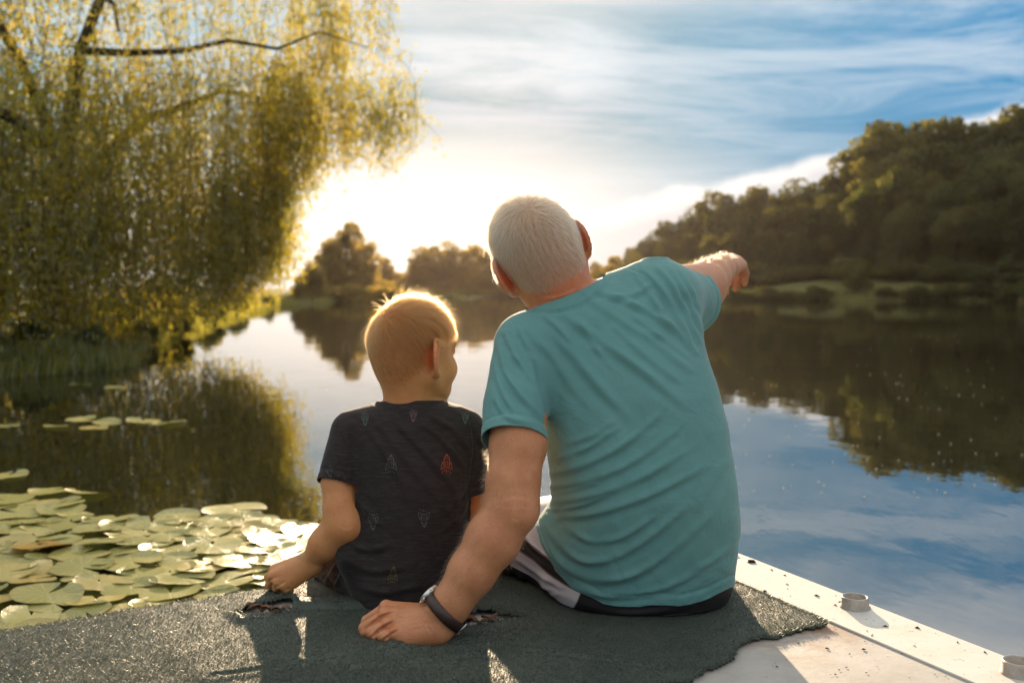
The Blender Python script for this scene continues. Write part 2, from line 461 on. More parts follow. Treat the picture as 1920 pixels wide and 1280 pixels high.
G_R = 'trees of the dark wood on the right-hand hillside'
L_R = 'dark tree on the skyline of the hillside wood @'
prof = [(1185, 455), (1220, 430), (1258, 402), (1300, 382), (1335, 338), (1378, 350), (1420, 330), (1478, 332), (1540, 312), (1590, 300), (1622, 236),
        (1655, 206), (1705, 198), (1765, 192), (1812, 196), (1858, 200), (1895, 176), (1935, 158), (1990, 156), (2060, 170), (2140, 170)]
special = {1335: 'ragged tree with bare twiggy top poking above the lower slope of the wood', 1655: 'tall tree whose rounded top steps up sharply above the lower wood beside it',
           1765: 'broad dark tree with sky showing through gaps near its crown top', 1935: 'highest lighter green tree at the frame edge on the hillside wood',
           1185: 'small sunlit tree at the low far end of the hillside wood'}
for px, top in prof:
    Y = 158 - (px - 1180) * .055
    kd = 'ragged' if px in (1335, 1765, 1622) else rt.choice(['round', 'broad', 'egg', 'round'])
    tree(kd, px, top, Y, rt.uniform(.72, .9), special.get(px, L_R), G_R)
def prof_at(px):
    return np.interp(px, [p for p, _ in prof], [t for _, t in prof])
for row, (dy0, dy1, dY) in enumerate(((40, 75, -11), (90, 135, -19), (150, 205, -25))):
    px = 1195 + row * 17
    while px < 2120:
        top = prof_at(px) + rt.uniform(dy0, dy1) * min(1.0, (520 - prof_at(px)) / 230)
        if top < 488:
            tree(rt.choice(['round', 'egg', 'broad', 'tall']), px, top, 158 - (px - 1180) * .055 + dY + rt.uniform(-3, 3), rt.uniform(.75, .95), ('dark tree just below the skyline of the wood @', 'dark tree halfway down the wall of the wood @', 'low dark tree at the front of the wood @')[row], G_R)
        px += rt.uniform(42, 62)
G_C = 'trees along the far shore under the bright sky'
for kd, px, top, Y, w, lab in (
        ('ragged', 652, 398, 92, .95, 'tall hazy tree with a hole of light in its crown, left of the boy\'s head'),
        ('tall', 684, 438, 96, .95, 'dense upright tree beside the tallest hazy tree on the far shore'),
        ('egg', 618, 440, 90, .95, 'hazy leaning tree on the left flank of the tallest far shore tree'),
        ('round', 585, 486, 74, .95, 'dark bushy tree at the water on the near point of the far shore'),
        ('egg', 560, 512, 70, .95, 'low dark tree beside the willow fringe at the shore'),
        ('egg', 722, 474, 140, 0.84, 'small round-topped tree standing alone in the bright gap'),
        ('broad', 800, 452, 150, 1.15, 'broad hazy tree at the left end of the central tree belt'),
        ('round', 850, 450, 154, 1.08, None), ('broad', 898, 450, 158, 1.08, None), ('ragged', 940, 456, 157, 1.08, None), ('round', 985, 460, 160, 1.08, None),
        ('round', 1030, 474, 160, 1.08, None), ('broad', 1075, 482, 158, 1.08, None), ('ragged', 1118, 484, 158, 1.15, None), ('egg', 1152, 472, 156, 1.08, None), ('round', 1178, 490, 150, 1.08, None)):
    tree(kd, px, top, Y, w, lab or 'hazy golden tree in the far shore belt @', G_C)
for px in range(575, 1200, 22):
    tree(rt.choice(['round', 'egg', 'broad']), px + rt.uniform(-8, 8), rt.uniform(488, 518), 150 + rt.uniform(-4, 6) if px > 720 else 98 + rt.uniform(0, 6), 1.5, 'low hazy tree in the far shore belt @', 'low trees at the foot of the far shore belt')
for px, top, Y, w in ((700, 536, 93, 1.3), (745, 525, 132, 1.3), (822, 532, 138, 1.4), (1010, 540, 146, 1.5)):
    tree('shrub', px, top, Y, w, 'rounded bush at the water on the far shore @', 'bushes on the far central shore', 'shore_bush', 'bush')
tree('shrub', 1605, 497, 98, .95, 'rounded bush standing on the meadow bank under the hillside wood', None, 'meadow_bush', 'bush')
for px, top, Y, w in ((1370, 535, 103, 1.5), (1440, 532, 101, 1.6), (1530, 530, 97, 1.5), (1660, 534, 95, 1.7), (1720, 530, 93, 1.6), (1775, 524, 92, 1.5), (1840, 522, 91, 1.5), (1905, 524, 90, 1.5), (1970, 524, 88, 1.5)):
    tree('shrub', px, top, Y, w, 'low dark scrub bush at the water @', 'scrub bushes at the water below the meadow', 'scrub_bush', 'bush')
for px in range(1190, 2120, 30):
    tree('shrub', px + rt.uniform(-10, 10), rt.uniform(474, 500), 158 - (px - 1180) * .055 - 27, 1.7, 'dark undergrowth bush at the foot of the wood @', 'undergrowth bushes at the foot of the hillside wood', 'undergrowth_bush', 'bush')
for px in range(1200, 2120, 36):
    tree('round', px + rt.uniform(-8, 8), prof_at(px) + (515 - prof_at(px)) * rt.uniform(.42, .60), 158 - (px - 1180) * .055 + 5, 1.25, 'shaded tree deep inside the hillside wood @', G_R)
for px in range(1350, 1990, 27):
    tree('shrub', px + rt.uniform(-12, 12), rt.uniform(541, 553), 102 - (px - 1370) * .022 + rt.uniform(-1, 1.5), rt.uniform(1.3, 2.6), 'ragged low scrub clump at the waterline @', 'scrub bushes at the water below the meadow', 'scrub_bush', 'bush')
for px, top in ((1509, 452), (1522, 470), (1716, 432), (1730, 455), (1700, 460)):
    tree('round', px, top, 124 - (px - 1400) * .03, 1.2, 'shaded tree at the very foot of the wood @', G_R)
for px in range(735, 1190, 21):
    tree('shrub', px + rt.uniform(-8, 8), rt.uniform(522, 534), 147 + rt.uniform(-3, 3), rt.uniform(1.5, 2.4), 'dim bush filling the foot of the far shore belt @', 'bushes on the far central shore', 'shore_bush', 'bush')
for px in range(578, 735, 19):
    tree('shrub', px + rt.uniform(-5, 5), rt.uniform(524, 538), 88 + rt.uniform(-2, 2), rt.uniform(1.4, 2.0), 'bushy growth at the foot of the tallest far shore tree', 'bushes on the far central shore', 'shore_bush', 'bush')
# left bank under the willow
for px, top, Y, w, lab in ((330, 560, 21, .8, 'sunlit yellow-green bush at the water past the willow'), (395, 548, 29, .8, 'pale sunlit bush at the bend of the left bank'),
                           (445, 545, 40, .8, 'distant golden bush on the left bank'), (270, 590, 17.5, .75, 'leafy bush at the water under the edge of the willow'),
                           (170, 600, 13.6, .8, None), (60, 590, 12.6, .9, None), (-60, 580, 12, .9, None), (110, 540, 16.5, .9, None), (-20, 520, 17, 1.0, None), (210, 540, 19, .9, None),
                           (500, 548, 55, .9, 'far bush at the end of the left bank'), (300, 520, 26, 1.0, None)):
    tree('bank_shrub', px, top, Y, w, lab or 'shaded bush on the bank below the willow canopy', 'bushes along the left bank', 'bank_bush', 'bush')

# reeds and rough grass at the water's edge (nobody could count it)
rng = np.random.default_rng(3)
segs = [(lake[i], lake[(i + 1) % len(lake)]) for i in range(0, 15)]
B = []; L_ = []
for a, b in segs:
    ln = np.hypot(*(b - a)); dmean = np.hypot(*((a + b) / 2)); cnt = int(min(5200, 420 * ln / (dmean / 14) ** .9))
    t = rng.uniform(0, 1, cnt); nrm_ = np.array((b[1] - a[1], -(b[0] - a[0]))) / ln
    p = a + (b - a) * t[:, None] - nrm_ * rng.uniform(-.05, .10, cnt)[:, None] * dmean ** .75
    z = ground_z(p[:, 0], p[:, 1]); ok = z > -.40
    B.append(np.column_stack([p, z])[ok]); L_.append((rng.uniform(.10, .24, cnt) * (1 + dmean / 60))[ok])
B = np.vstack(B); L_ = np.concatenate(L_); n_b = len(B)
w_ = .012 + .00035 * np.hypot(B[:, 0], B[:, 1])
an = rng.uniform(0, 6.28, n_b); side = np.column_stack([np.cos(an), np.sin(an), an * 0]) * w_[:, None]
lean = np.column_stack([rng.normal(0, .25, (n_b, 2)), np.ones(n_b)]) * L_[:, None]
V = np.stack([B - side, B + side, B + lean], 1).reshape(-1, 3)
tag(link('shore_grass', mesh('shore_grass', V, np.arange(3 * n_b).reshape(-1, 3), False), MAT['shrub_leaf']), 'rough grass and reeds fringing the shore of the lake', 'grass', kind='stuff')

# ------------------------------------------------------------------ the willow
rng = np.random.default_rng(11)
willow = empty('willow_tree', P(70, 690, 12.6))
willow.location = (-6.6, 14.0, -.10)
tag(willow, 'big weeping willow hanging golden backlit foliage over the left bank', 'tree')
wb = np.array(willow.location)
def Yw(px, Y): return Y + np.interp(px, [-300, 0, 545, 800], [0, 1.2, 8.6, 8.6])
b = MB()
limbs = [[(75, 690, 12.8), (95, 520, 12.8), (120, 300, 12.6), (150, 95, 12.2), (192, -10, 11.8), (260, -200, 11.5)],
         [(120, 300, 12.6), (40, 120, 12.6), (-60, -60, 12.9), (-200, -260, 13.2)],
         [(150, 95, 12.2), (240, 100, 11.6), (340, 96, 11.0), (430, 76, 10.6), (520, 92, 10.3), (600, 60, 10.0), (690, 90, 9.7)],
         [(192, -10, 11.8), (215, 10, 11.3), (222, 60, 11.2)], [(110, 380, 12.7), (260, 230, 13.4), (420, 170, 14.2), (520, 190, 14.6)],
         [(192, -10, 11.8), (380, -90, 11.0), (560, -120, 10.4), (700, -60, 10.0)], [(120, 300, 12.6), (20, 220, 11.2), (-60, 190, 10.2)]]
lr = [[.24, .20, .15, .095, .08, .04], [.10, .08, .05, .02], [.07, .06, .05, .04, .03, .02, .01], [.05, .04, .02], [.13, .09, .05, .02], [.08, .06, .04, .015], [.12, .08, .04]]
for pts, rr in zip(limbs, lr):
    b.tube([P(x_, y_, Yw(x_, Y_)) - wb for x_, y_, Y_ in pts], [r_ * 1.0 for r_ in rr], 8)
b.build('trunk', MAT['bark'], willow)
bx = [-400, 0, 200, 300, 400, 470, 530, 550, 575, 620, 660, 700, 740, 785]
by = [680, 670, 650, 620, 590, 565, 520, 470, 390, 325, 310, 325, 330, 290]
def strands(n, x0, x1, t0, t1, y0, y1, len0, len1, sparse=1.0):
    S = []
    for _ in range(n):
        px = rng.uniform(x0, x1); lim = np.interp(px, bx, by) - abs(rng.normal(0, 30)) + 12
        top = rng.uniform(t0, t1); Y = Yw(px, rng.uniform(y0, y1))
        L = rng.uniform(len0, len1); bot = min(top + L, lim)
        if bot - top < 25: continue
        S.append((px, top, bot, Y))
    return S
S = strands(2000, -300, 545, 90, 470, 9.6, 15.0, 110, 330) + strands(230, 500, 600, 90, 330, 9.5, 12.5, 60, 170) + strands(420, -300, 470, 330, 600, 9.5, 14.5, 60, 200) \
    + strands(330, -300, 560, -130, 110, 9.6, 14.5, 70, 240) + strands(150, 540, 655, -60, 260, 9.0, 12.0, 50, 160) \
    + strands(120, 600, 745, -60, 200, 9.0, 11.0, 40, 130) + strands(26, 690, 785, 90, 250, 9.0, 10.5, 50, 120) + strands(180, -350, 640, -330, -120, 9, 14, 90, 240) \
    + strands(170, 400, 552, 290, 450, 9.6, 13.0, 120, 260) + strands(60, 640, 788, 140, 250, 9.0, 10.5, 50, 120) + strands(30, 560, 740, 180, 270, 9.0, 10.5, 60, 130)
C = []; A = []; tw = MB()
for q, (px, top, bot, Y) in enumerate(S):
    a = P(px, top, Y); e = P(px + rng.normal(0, 20), bot, Y + rng.normal(0, .15)); L = np.linalg.norm(e - a)
    k = max(5, int(L / .046)); t = rng.uniform(0, 1, k)
    sway = np.array((rng.normal(0, .10), rng.normal(0, .10), 0)); pts = a + (e - a) * t[:, None] + sway * (np.sin(t * 3.1))[:, None]
    C.append(pts + rng.normal(0, .11, (k, 3))); A.append(np.tile((0, 0, -1.0), (k, 1)) + rng.normal(0, .55, (k, 3)))
    if q % 2 == 0:
        tt = np.linspace(0, 1, 4); sp = a + (e - a) * tt[:, None] + sway * np.sin(tt * 3.1)[:, None]
        tw.tube(sp - wb, [.006, .005, .004, .002], 3, False)
C = np.vstack(C); A = np.vstack(A)
V, Q = leaf_quads(C, .125, rng, .25, axis=A)
link('crown', mesh('crown', V - wb, Q, False), MAT['willow_leaf'], willow)
tw.build('twigs', MAT['bark'], willow)
print('willow leaves', len(Q))
# ------------------------------------------------------------------ lily pads
def pad_mat(name, c1, c2, t):
    m, N = material(name)
    oi = N.node('ShaderNodeObjectInfo'); p = opos(N); x, y, z = N.xyz(p)
    ang = N.m('ARCTAN2', y, x); r = N.m('SQRT', N.m('ADD', N.m('MULTIPLY', x, x), N.m('MULTIPLY', y, y)))
    vein = N.m('ABSOLUTE', N.m('SINE', N.m('MULTIPLY', ang, 8.0)))
    n = N.noise(p, 22.0, 5, .6)
    f = N.m('ADD', N.m('MULTIPLY', n, .55), N.m('MULTIPLY', oi.outputs['Random'], .65), clamp=True)
    cc = N.mix(N.ss(f, .3, .8), c1, c2)
    cc = N.mix(N.ss(vein, .16, .0, 0, .75), cc, tuple(min(1, v * 1.5) for v in c2))
    spot = N.ss(N.noise(p, 60.0, 3, .6), .66, .76)
    cc = N.mix(N.m('MULTIPLY', spot, .7), cc, (.10, .06, .015))
    cc = N.mix(N.ss(r, .86, .99, 0, .55), cc, (.30, .24, .08))
    rnd = oi.outputs['Random']; cc = N.mix(N.m('MULTIPLY', N.ss(rnd, .80, .95), N.ss(n, .35, .60)), cc, (.34, .25, .06))
    b = principled(N, cc, .26, .6, bump(N, N.m('ADD', N.m('MULTIPLY', n, .5), N.m('MULTIPLY', vein, .14)), .45, .007))
    tr = N.node('ShaderNodeBsdfTranslucent'); N.put(tr.inputs[0], t)
    s = N.node('ShaderNodeMixShader'); s.inputs[0].default_value = .12
    N.l.new(b.outputs[0], s.inputs[1]); N.l.new(tr.outputs[0], s.inputs[2]); N.l.new(s.outputs[0], N.out.inputs[0]); return m
MAT['pad'] = pad_mat('pad_green', (.27, .27, .08), (.42, .39, .15), (.3, .33, .06))
MAT['pad_old'] = pad_mat('pad_yellow', (.33, .25, .07), (.36, .22, .05), (.4, .25, .04))

def pad_mesh(seed, mat):
    rng = np.random.default_rng(seed); na, nr = 40, 5
    notch = .16; V = [(0, 0, 0)]; T = []; Q = []
    ph = rng.uniform(0, 6.28, 4)
    for i in range(1, nr + 1):
        for k in range(na + 1):
            w = notch + (2 * math.pi - 2 * notch) * k / na
            rr = i / nr * (1 + .04 * math.sin(2 * w + ph[0]) + .02 * math.sin(5 * w + ph[1]))
            tip = 1 - .10 * math.exp(-((min(k, na - k)) / 2.0) ** 2)
            z = .03 * (i / nr) ** 3 * math.sin(3 * w + ph[2]) + .11 * (i / nr) ** 5 * max(0, math.sin(w + ph[3])) ** 2 + .006 * math.sin(9 * w) * (i / nr)
            V.append((rr * tip * math.cos(w), rr * tip * math.sin(w), z))
    for k in range(na): T.append((0, 1 + k, 2 + k))
    for i in range(nr - 1):
        for k in range(na):
            a = 1 + i * (na + 1) + k; Q.append((a, a + na + 1, a + na + 2, a + 1))
    me = mesh('lily_pad', V, [np.array(T), np.array(Q)]); me.materials.append(mat); return me
PADS = [pad_mesh(s, MAT['pad']) for s in range(6)]; PAD_OLD = pad_mesh(9, MAT['pad_old'])

# jetty plan, from the photograph's two visible edges
EA = on_plane(0, 1188)[:2]; EB = on_plane(580, 1095)[:2]; RA = on_plane(1385, 1040)[:2]; RB = on_plane(1920, 1248)[:2]
e1 = (EB - EA) / np.linalg.norm(EB - EA); e2 = (RB - RA) / np.linalg.norm(RB - RA)
s_ = np.linalg.solve(np.column_stack([e1, -e2]), RA - EA)
K = EA + e1 * s_[0]                                    # the corner hidden behind the man
n1_ = np.array((e1[1], -e1[0])); n2_ = np.array((e2[1], -e2[0]))   # inward: n1_ away from the lake
if n1_[1] > 0: n1_ = -n1_
if n2_[0] > 0: n2_ = -n2_

rp = random.Random(8)
G_P = 'lily pads floating in the raft beside the jetty'
placed = []
def put_pad(x, y, r, label, group=G_P, me=None, dz=0.0, name='lily_pad'):
    o = link(name, me or rp.choice(PADS)); o.location = (x, y, WATER + .006 + dz)
    o.rotation_euler = (rp.gauss(0, .05), rp.gauss(0, .05), rp.uniform(0, 6.28)); o.scale = (r, r * rp.uniform(.9, 1.05), r)
    return tag(o, label, 'lily pad', group)
for px, py, r, lab in ((97, 922, .105, 'lily pad at the far tip of the raft, the outer of two floating clear'), (167, 925, .105, 'lily pad floating clear beside the far tip of the raft'),
                       (330, 970, .10, 'separate lily pad at the far rim of the raft over dark water'), (442, 958, .14, 'large pale lily pad at the far rim nearest the boy\'s arm'),
                       (575, 998, .10, 'lone lily pad just beyond the boy\'s forearm')):
    p = on_plane(px, py, WATER); put_pad(p[0], p[1], r, lab); placed.append((p[0], p[1], r))
p = on_plane(80, 1032, WATER); put_pad(p[0], p[1], .10, 'yellowed decaying lily pad among the green ones', None, PAD_OLD, .014); placed.append((p[0], p[1], .07))
p = on_plane(365, 992, WATER); put_pad(p[0], p[1], .03, 'tiny yellow leaf scrap floating in the raft by dark water', None, PAD_OLD, .016, 'yellow_leaf')
raft = [(-420, 960), (-200, 945), (40, 940), (150, 955), (185, 975), (300, 985), (470, 960), (520, 985), (560, 1010), (600, 1075), (600, 1200), (-420, 1330)]
rafw = np.array([on_plane(x, y, WATER)[:2] for x, y in raft])
def pad_where(x, y):
    px = 960 + FPX * x / y; py = HORIZ - FPX * (WATER - EYE) / y; s = np.dot((x, y) - EA, n1_)
    row = 'tucked against the jetty edge' if s > -.30 else 'at the far rim of the raft' if py < 985 else 'in the middle of the raft'
    side_ = 'out past the frame edge' if px < -30 else 'near the left frame edge' if px < 110 else 'below the yellowed pad' if px < 230 and py > 1040 else 'beyond the yellowed pad' if px < 230 else 'halfway towards the boy' if px < 400 else 'close to the boy\'s hand'
    return row + ', ' + side_
tries = 0; cnt = 0
while tries < 9000 and cnt < 260:
    tries += 1
    x = rp.uniform(rafw[:, 0].min(), rafw[:, 0].max()); y = rp.uniform(rafw[:, 1].min(), rafw[:, 1].max())
    if poly_sd(np.array([x]), np.array([y]), rafw)[0] > 0: continue
    r = rp.uniform(.066, .112)
    if np.dot((x, y) - EA, n1_) > -.02 - r: continue
    if any((x - a) ** 2 + (y - b) ** 2 < (.58 * (r + c)) ** 2 for a, b, c in placed): continue
    if math.sin(x * 5.1 + 1) * math.sin(y * 6.3 + .4) > .93: continue
    placed.append((x, y, r)); cnt += 1
    put_pad(x, y, r, 'green lily pad ' + pad_where(x, y), dz=rp.uniform(0, .012))
G_F = 'sparse lily pads on the dark water under the willow'
for px, py in ((8, 800), (105, 800), (176, 803), (205, 793), (152, 787), (268, 790), (318, 793), (150, 722), (215, 728), (15, 893)):
    p = on_plane(px, py, WATER); put_pad(p[0], p[1], rp.uniform(.08, .12), 'small lily pad floating apart on the dark water under the willow', G_F)
print('pads', cnt)

# ------------------------------------------------------------------ jetty
jetty = empty('metal_jetty', (K[0], K[1], 0))
tag(jetty, 'white painted steel jetty that the man and boy sit on', 'jetty')
def J(p): return (p[0] - K[0], p[1] - K[1])
m, N = material('white_paint')
p = gpos(N); n = N.noise(p, 9.0, 6, .65); n_ = N.noise(p, 55.0, 5, .65); n3 = N.noise(p, 2.2, 3, .5)
cc = N.mix(N.ss(n, .35, .75), (.62, .60, .55), (.50, .47, .42))
rust = N.m('MULTIPLY', N.ss(n_, .60, .72), N.ss(n, .46, .62))
cc = N.mix(N.m('MULTIPLY', rust, .75), cc, (.20, .09, .035))
cc = N.mix(N.m('MULTIPLY', N.ss(N.noise(p, 120.0, 2, .5), .68, .74), .7), cc, (.12, .10, .08))
rt_c = on_plane(1500, 1190)
dist = N.node('ShaderNodeVectorMath', operation='DISTANCE'); N.put(dist.inputs[0], p); dist.inputs[1].default_value = tuple(rt_c)
edge_rust = N.m('MULTIPLY', N.ss(dist.outputs['Value'], .10, .02), N.ss(n_, .42, .62))
cc = N.mix(N.m('MULTIPLY', edge_rust, .8), cc, (.22, .09, .03))
N.l.new(principled(N, cc, N.ss(n, .3, .8, .38, .6), .4, bump(N, n_, .25, .002)).outputs[0], N.out.inputs[0]); MAT['white_paint'] = m
m, N = material('grey_deck')
p = gpos(N); n = N.noise(p, 7.0, 6, .65); n_ = N.noise(p, 70.0, 5, .65)
cc = N.mix(N.ss(n, .3, .75), (.42, .40, .37), (.30, .285, .26))
cc = N.mix(N.m('MULTIPLY', N.ss(n_, .62, .72), .7), cc, (.15, .09, .05))
dist = N.node('ShaderNodeVectorMath', operation='DISTANCE'); N.put(dist.inputs[0], p); dist.inputs[1].default_value = tuple(rt_c)
cc = N.mix(N.m('MULTIPLY', N.m('MULTIPLY', N.ss(dist.outputs['Value'], .16, .03), N.ss(n, .38, .6)), .8), cc, (.24, .10, .035))
N.l.new(principled(N, cc, .55, .4, bump(N, n_, .3, .002)).outputs[0], N.out.inputs[0]); MAT['grey_deck'] = m

SW = .135                                             # width of the raised side strip
far_l = K - e1 * 3.3; far_r = K + e2 * 4.2
back = far_l + e2 * 4.2
def ccw(poly):
    a = sum(poly[i][0] * poly[(i + 1) % len(poly)][1] - poly[(i + 1) % len(poly)][0] * poly[i][1] for i in range(len(poly)))
    return poly if a > 0 else poly[::-1]
MB().prism(ccw([J(K), J(far_l), J(back), J(far_r)]), -.46, -.006).build('hull', MAT['white_paint'], jetty, False)
MB().prism(ccw([J(K + n2_ * SW), J(far_l), J(back), J(far_r + n2_ * SW)]), -.006, -.001).build('deck_plate', MAT['grey_deck'], jetty, False)
sb = MB().prism(ccw([J(K + e2 * .003 - n2_ * .004), J(K + e2 * .003 + n2_ * (SW - .001)), J(far_r + n2_ * (SW - .001)), J(far_r - n2_ * .004)]), -.005, .003).build('side_strip', MAT['white_paint'], jetty, False)
bv = sb.modifiers.new('bevel', 'BEVEL'); bv.width = .0015; bv.segments = 2
MB().prism(ccw([J(K + e2 * .25 + n2_ * .0), J(K + e2 * .25 + n2_ * .03), J(K + e2 * .28 + n2_ * .03), J(K + e2 * .28)]), .003, .015).build('corner_tab', MAT['white_paint'], jetty, False)
m_dark = plain('dark_steel', (.03, .026, .022), .6, .4, .3, .3, 60)
MAT['dark'] = m_dark
MAT['pipe'] = plain('weathered_pipe', (.33, .29, .25), .55, .5, .2, .45, 70, .4)

def ring(name, c, ro, ri, h, mat, parent, n=40):
    b = MB(); prof_ = [(ro * 1.12, -.002), (ro * 1.10, .002), (ro, .004), (ro, h - .002), (ro - .002, h), (ri + .002, h), (ri, h - .002), (ri, .001), (0.0005, .001)]
    V = []; Q = []
    for r, z in prof_:
        for k in range(n):
            w = 2 * math.pi * k / n; V.append((c[0] + r * math.cos(w), c[1] + r * math.sin(w), c[2] + z))
    for i in range(len(prof_) - 1):
        for k in range(n):
            k2 = (k + 1) % n; Q.append((i * n + k, i * n + k2, (i + 1) * n + k2, (i + 1) * n + k))
    return b.add(V, Q).build(name, mat, parent)
for px, py in ((1603, 1141), (1911, 1266)):
    c_ = on_plane(px, py); r_ = ring('pipe_socket', (*J(c_), .003), .0255, .0205, .021, MAT['pipe'], jetty)
c_ = on_plane(1409, 1056); ring('bolt_hole', (*J(c_), .0025), .0085, .007, .0022, MAT['dark'], jetty, 20)

# leaf crumbs and rust flakes lying on the strip
rng = np.random.default_rng(4); b = MB()
for px, py, s in [(1446, 1071, .005), (1484, 1075, .005), (1434, 1111, .006), (1530, 1120, .007), (1569, 1112, .005), (1472, 1081, .004), (1566, 1137, .004), (1575, 1131, .004), (1660, 1177, .005), (1720, 1180, .006), (1845, 1226, .005), (1795, 1207, .004), (1550, 1215, .004), (1618, 1217, .005), (1455, 1249, .004), (1475, 1098, .004)] \
        + [(rng.uniform(1400, 1850), rng.uniform(1060, 1270), rng.uniform(.0012, .0028)) for _ in range(70)]:
    p = on_plane(px, py)
    if np.dot(p[:2] - K, -n2_) > -.01: continue
    if np.dot(p[:2] - K, n2_) > SW + .25: continue
    z = .0035 if np.dot(p[:2] - K, n2_) < SW - .006 else .0003
    w = rng.uniform(0, 6.28, 5); w.sort()
    V = [(p[0], p[1], z + s * .5)] + [(p[0] + s * math.cos(t) * rng.uniform(.6, 1.2), p[1] + s * math.sin(t) * rng.uniform(.4, .9), z) for t in w]
    b.add(V, None, [(0, 1 + k, 1 + (k + 1) % 5) for k in range(5)])
tag(b.build('litter_crumbs', plain('crumb', (.06, .035, .018), .8, .2, 0, .5, 90), None, False), 'scattered dry leaf crumbs and rust flakes on the white strip', 'crumbs', kind='stuff')

# ------------------------------------------------------------------ artificial turf
def px_poly(pts): return np.array([on_plane(x, y)[:2] for x, y in pts])
i1 = 0.009
tur = [K + n1_ * i1 + n2_ * (SW + .004), K + n1_ * i1 - e1 * 3.2, K - e1 * 3.2 + n1_ * .9]
near = px_poly([(900, 1345), (1120, 1310), (1210, 1296), (1300, 1283), (1332, 1262), (1383, 1240), (1388, 1218), (1420, 1204), (1458, 1199), (1500, 1187), (1562, 1174)])
tpoly = np.vstack([tur, near])
holes = [px_poly([(448, 1157), (470, 1146), (505, 1139), (532, 1130), (548, 1138), (546, 1152), (520, 1160), (488, 1167), (460, 1165)]),
         px_poly([(832, 1178), (855, 1164), (885, 1155), (912, 1153), (945, 1160), (978, 1166), (940, 1172), (895, 1180), (860, 1186)])]
def turf_z(x, y):
    z = .0075 + .0016 * wob(x, y, 9) + .0012 * wob(x, y, 23, 2.)
    # lapped flap by the boy's hand: a step towards the water
    a = on_plane(545, 1151)[:2]; bb = on_plane(740, 1143)[:2]; t = (bb - a) / np.linalg.norm(bb - a); nn = np.array((-t[1], t[0]))
    s = (x - a[0]) * nn[0] + (y - a[1]) * nn[1]; u = (x - a[0]) * t[0] + (y - a[1]) * t[1]
    z = z + .012 * smooth(-.002, .004, s) * smooth(.09, .03, s) * smooth(-.05, .0, u) * smooth(.24, .19, u)
    for h_ in holes:
        d = poly_sd(x, y, h_); z = z + .008 * np.exp(-(d / .016) ** 2)
    for (l0, l1) in (((395, 1278), (740, 1222)), ((740, 1222), (960, 1205)), ((640, 1268), (900, 1236)), ((960, 1225), (1250, 1262))):
        a = on_plane(*l0)[:2]; bb = on_plane(*l1)[:2]; L = np.linalg.norm(bb - a); t = (bb - a) / L
        u = np.clip((x - a[0]) * t[0] + (y - a[1]) * t[1], 0, L); d = np.hypot(x - a[0] - t[0] * u, y - a[1] - t[1] * u)
        z = z - .0045 * np.exp(-(d / .0055) ** 2) + .003 * np.exp(-((d - .014) / .008) ** 2)
    return z
def turf_in(x, y):
    s = poly_sd(x, y, tpoly) + .004 * wob(x, y, 60) + .003 * wob(x, y, 140, 1.)
    for h_ in holes: s = np.maximum(s, -(poly_sd(x, y, h_) + .003 * wob(x, y, 120)))
    return s
def lattice(x0, x1, y0, y1, st):
    gx = np.arange(x0, x1, st); gy = np.arange(y0, y1, st); A_, B_ = np.meshgrid(gx, gy, indexing='ij'); k = len(gy)
    ii, jj = np.meshgrid(np.arange(len(gx) - 1), np.arange(k - 1), indexing='ij')
    q_ = np.stack([ii * k + jj, (ii + 1) * k + jj, (ii + 1) * k + jj + 1, ii * k + jj + 1], -1).reshape(-1, 4)
    return A_.ravel(), B_.ravel(), q_
tx, ty, tq = lattice(-1.5, .72, 1.25, 2.56, .007)
sd = turf_in(tx, ty)
tq = tq[(sd[tq] < 0).all(1)]
tz = turf_z(tx, ty); tz = np.where(sd > -.010, tz * (.55 + .45 * smooth(0, -.010, sd)), tz)
use = np.unique(tq); remap = np.full(len(tx), -1); remap[use] = np.arange(len(use))
turf = link('turf_carpet', mesh('turf_carpet', np.column_stack([tx, ty, tz])[use], remap[tq]), None)
so = turf.modifiers.new('thickness', 'SOLIDIFY'); so.thickness = .0045; so.offset = -1
tag(turf, 'worn grey-green artificial grass carpet with torn edge and holes on the jetty', 'carpet')
m, N = material('turf')
p = gpos(N); n = N.noise(p, 6.0, 5, .6); n_ = N.noise(p, 260.0, 3, .6)
cc = N.mix(N.ss(n, .3, .7), (.040, .055, .050), (.068, .084, .072))
cc = N.mix(N.ss(n_, .45, .7), cc, (.075, .088, .070))
N.l.new(principled(N, cc, .6, .35, bump(N, n_, .6, .002)).outputs[0], N.out.inputs[0]); MAT['turf'] = m
turf.data.materials.append(m)
m, N = material('turf_blade')
p = gpos(N); n = N.noise(p, 6.0, 5, .6); n_ = N.noise(p, 300.0, 2, .6)
cc = N.mix(N.ss(n, .3, .7), (.042, .060, .055), (.075, .095, .082)); cc = N.mix(N.ss(n_, .5, .75), cc, (.12, .13, .09))
b_ = principled(N, cc, .46, .5); tr = N.node('ShaderNodeBsdfTranslucent'); N.put(tr.inputs[0], N.mix(.5, cc, (.30, .32, .16)))
s = N.node('ShaderNodeMixShader'); s.inputs[0].default_value = .22
N.l.new(b_.outputs[0], s.inputs[1]); N.l.new(tr.outputs[0], s.inputs[2]); N.l.new(s.outputs[0], N.out.inputs[0]); MAT['turf_blade'] = m
rng = np.random.default_rng(21); nb = 430000
Yb = 1.0 / rng.uniform(1 / 2.56, 1 / 1.42, nb); Xb = rng.uniform(-.56, .42, nb) * Yb * 1.06
sdb = turf_in(Xb, Yb); ok = sdb < -.0005; Xb, Yb, sdb = Xb[ok], Yb[ok], sdb[ok]; nb = len(Xb)
B = np.column_stack([Xb, Yb, turf_z(Xb, Yb) - .001]); an = rng.uniform(0, 6.28, nb)
frayed = sdb > -.012
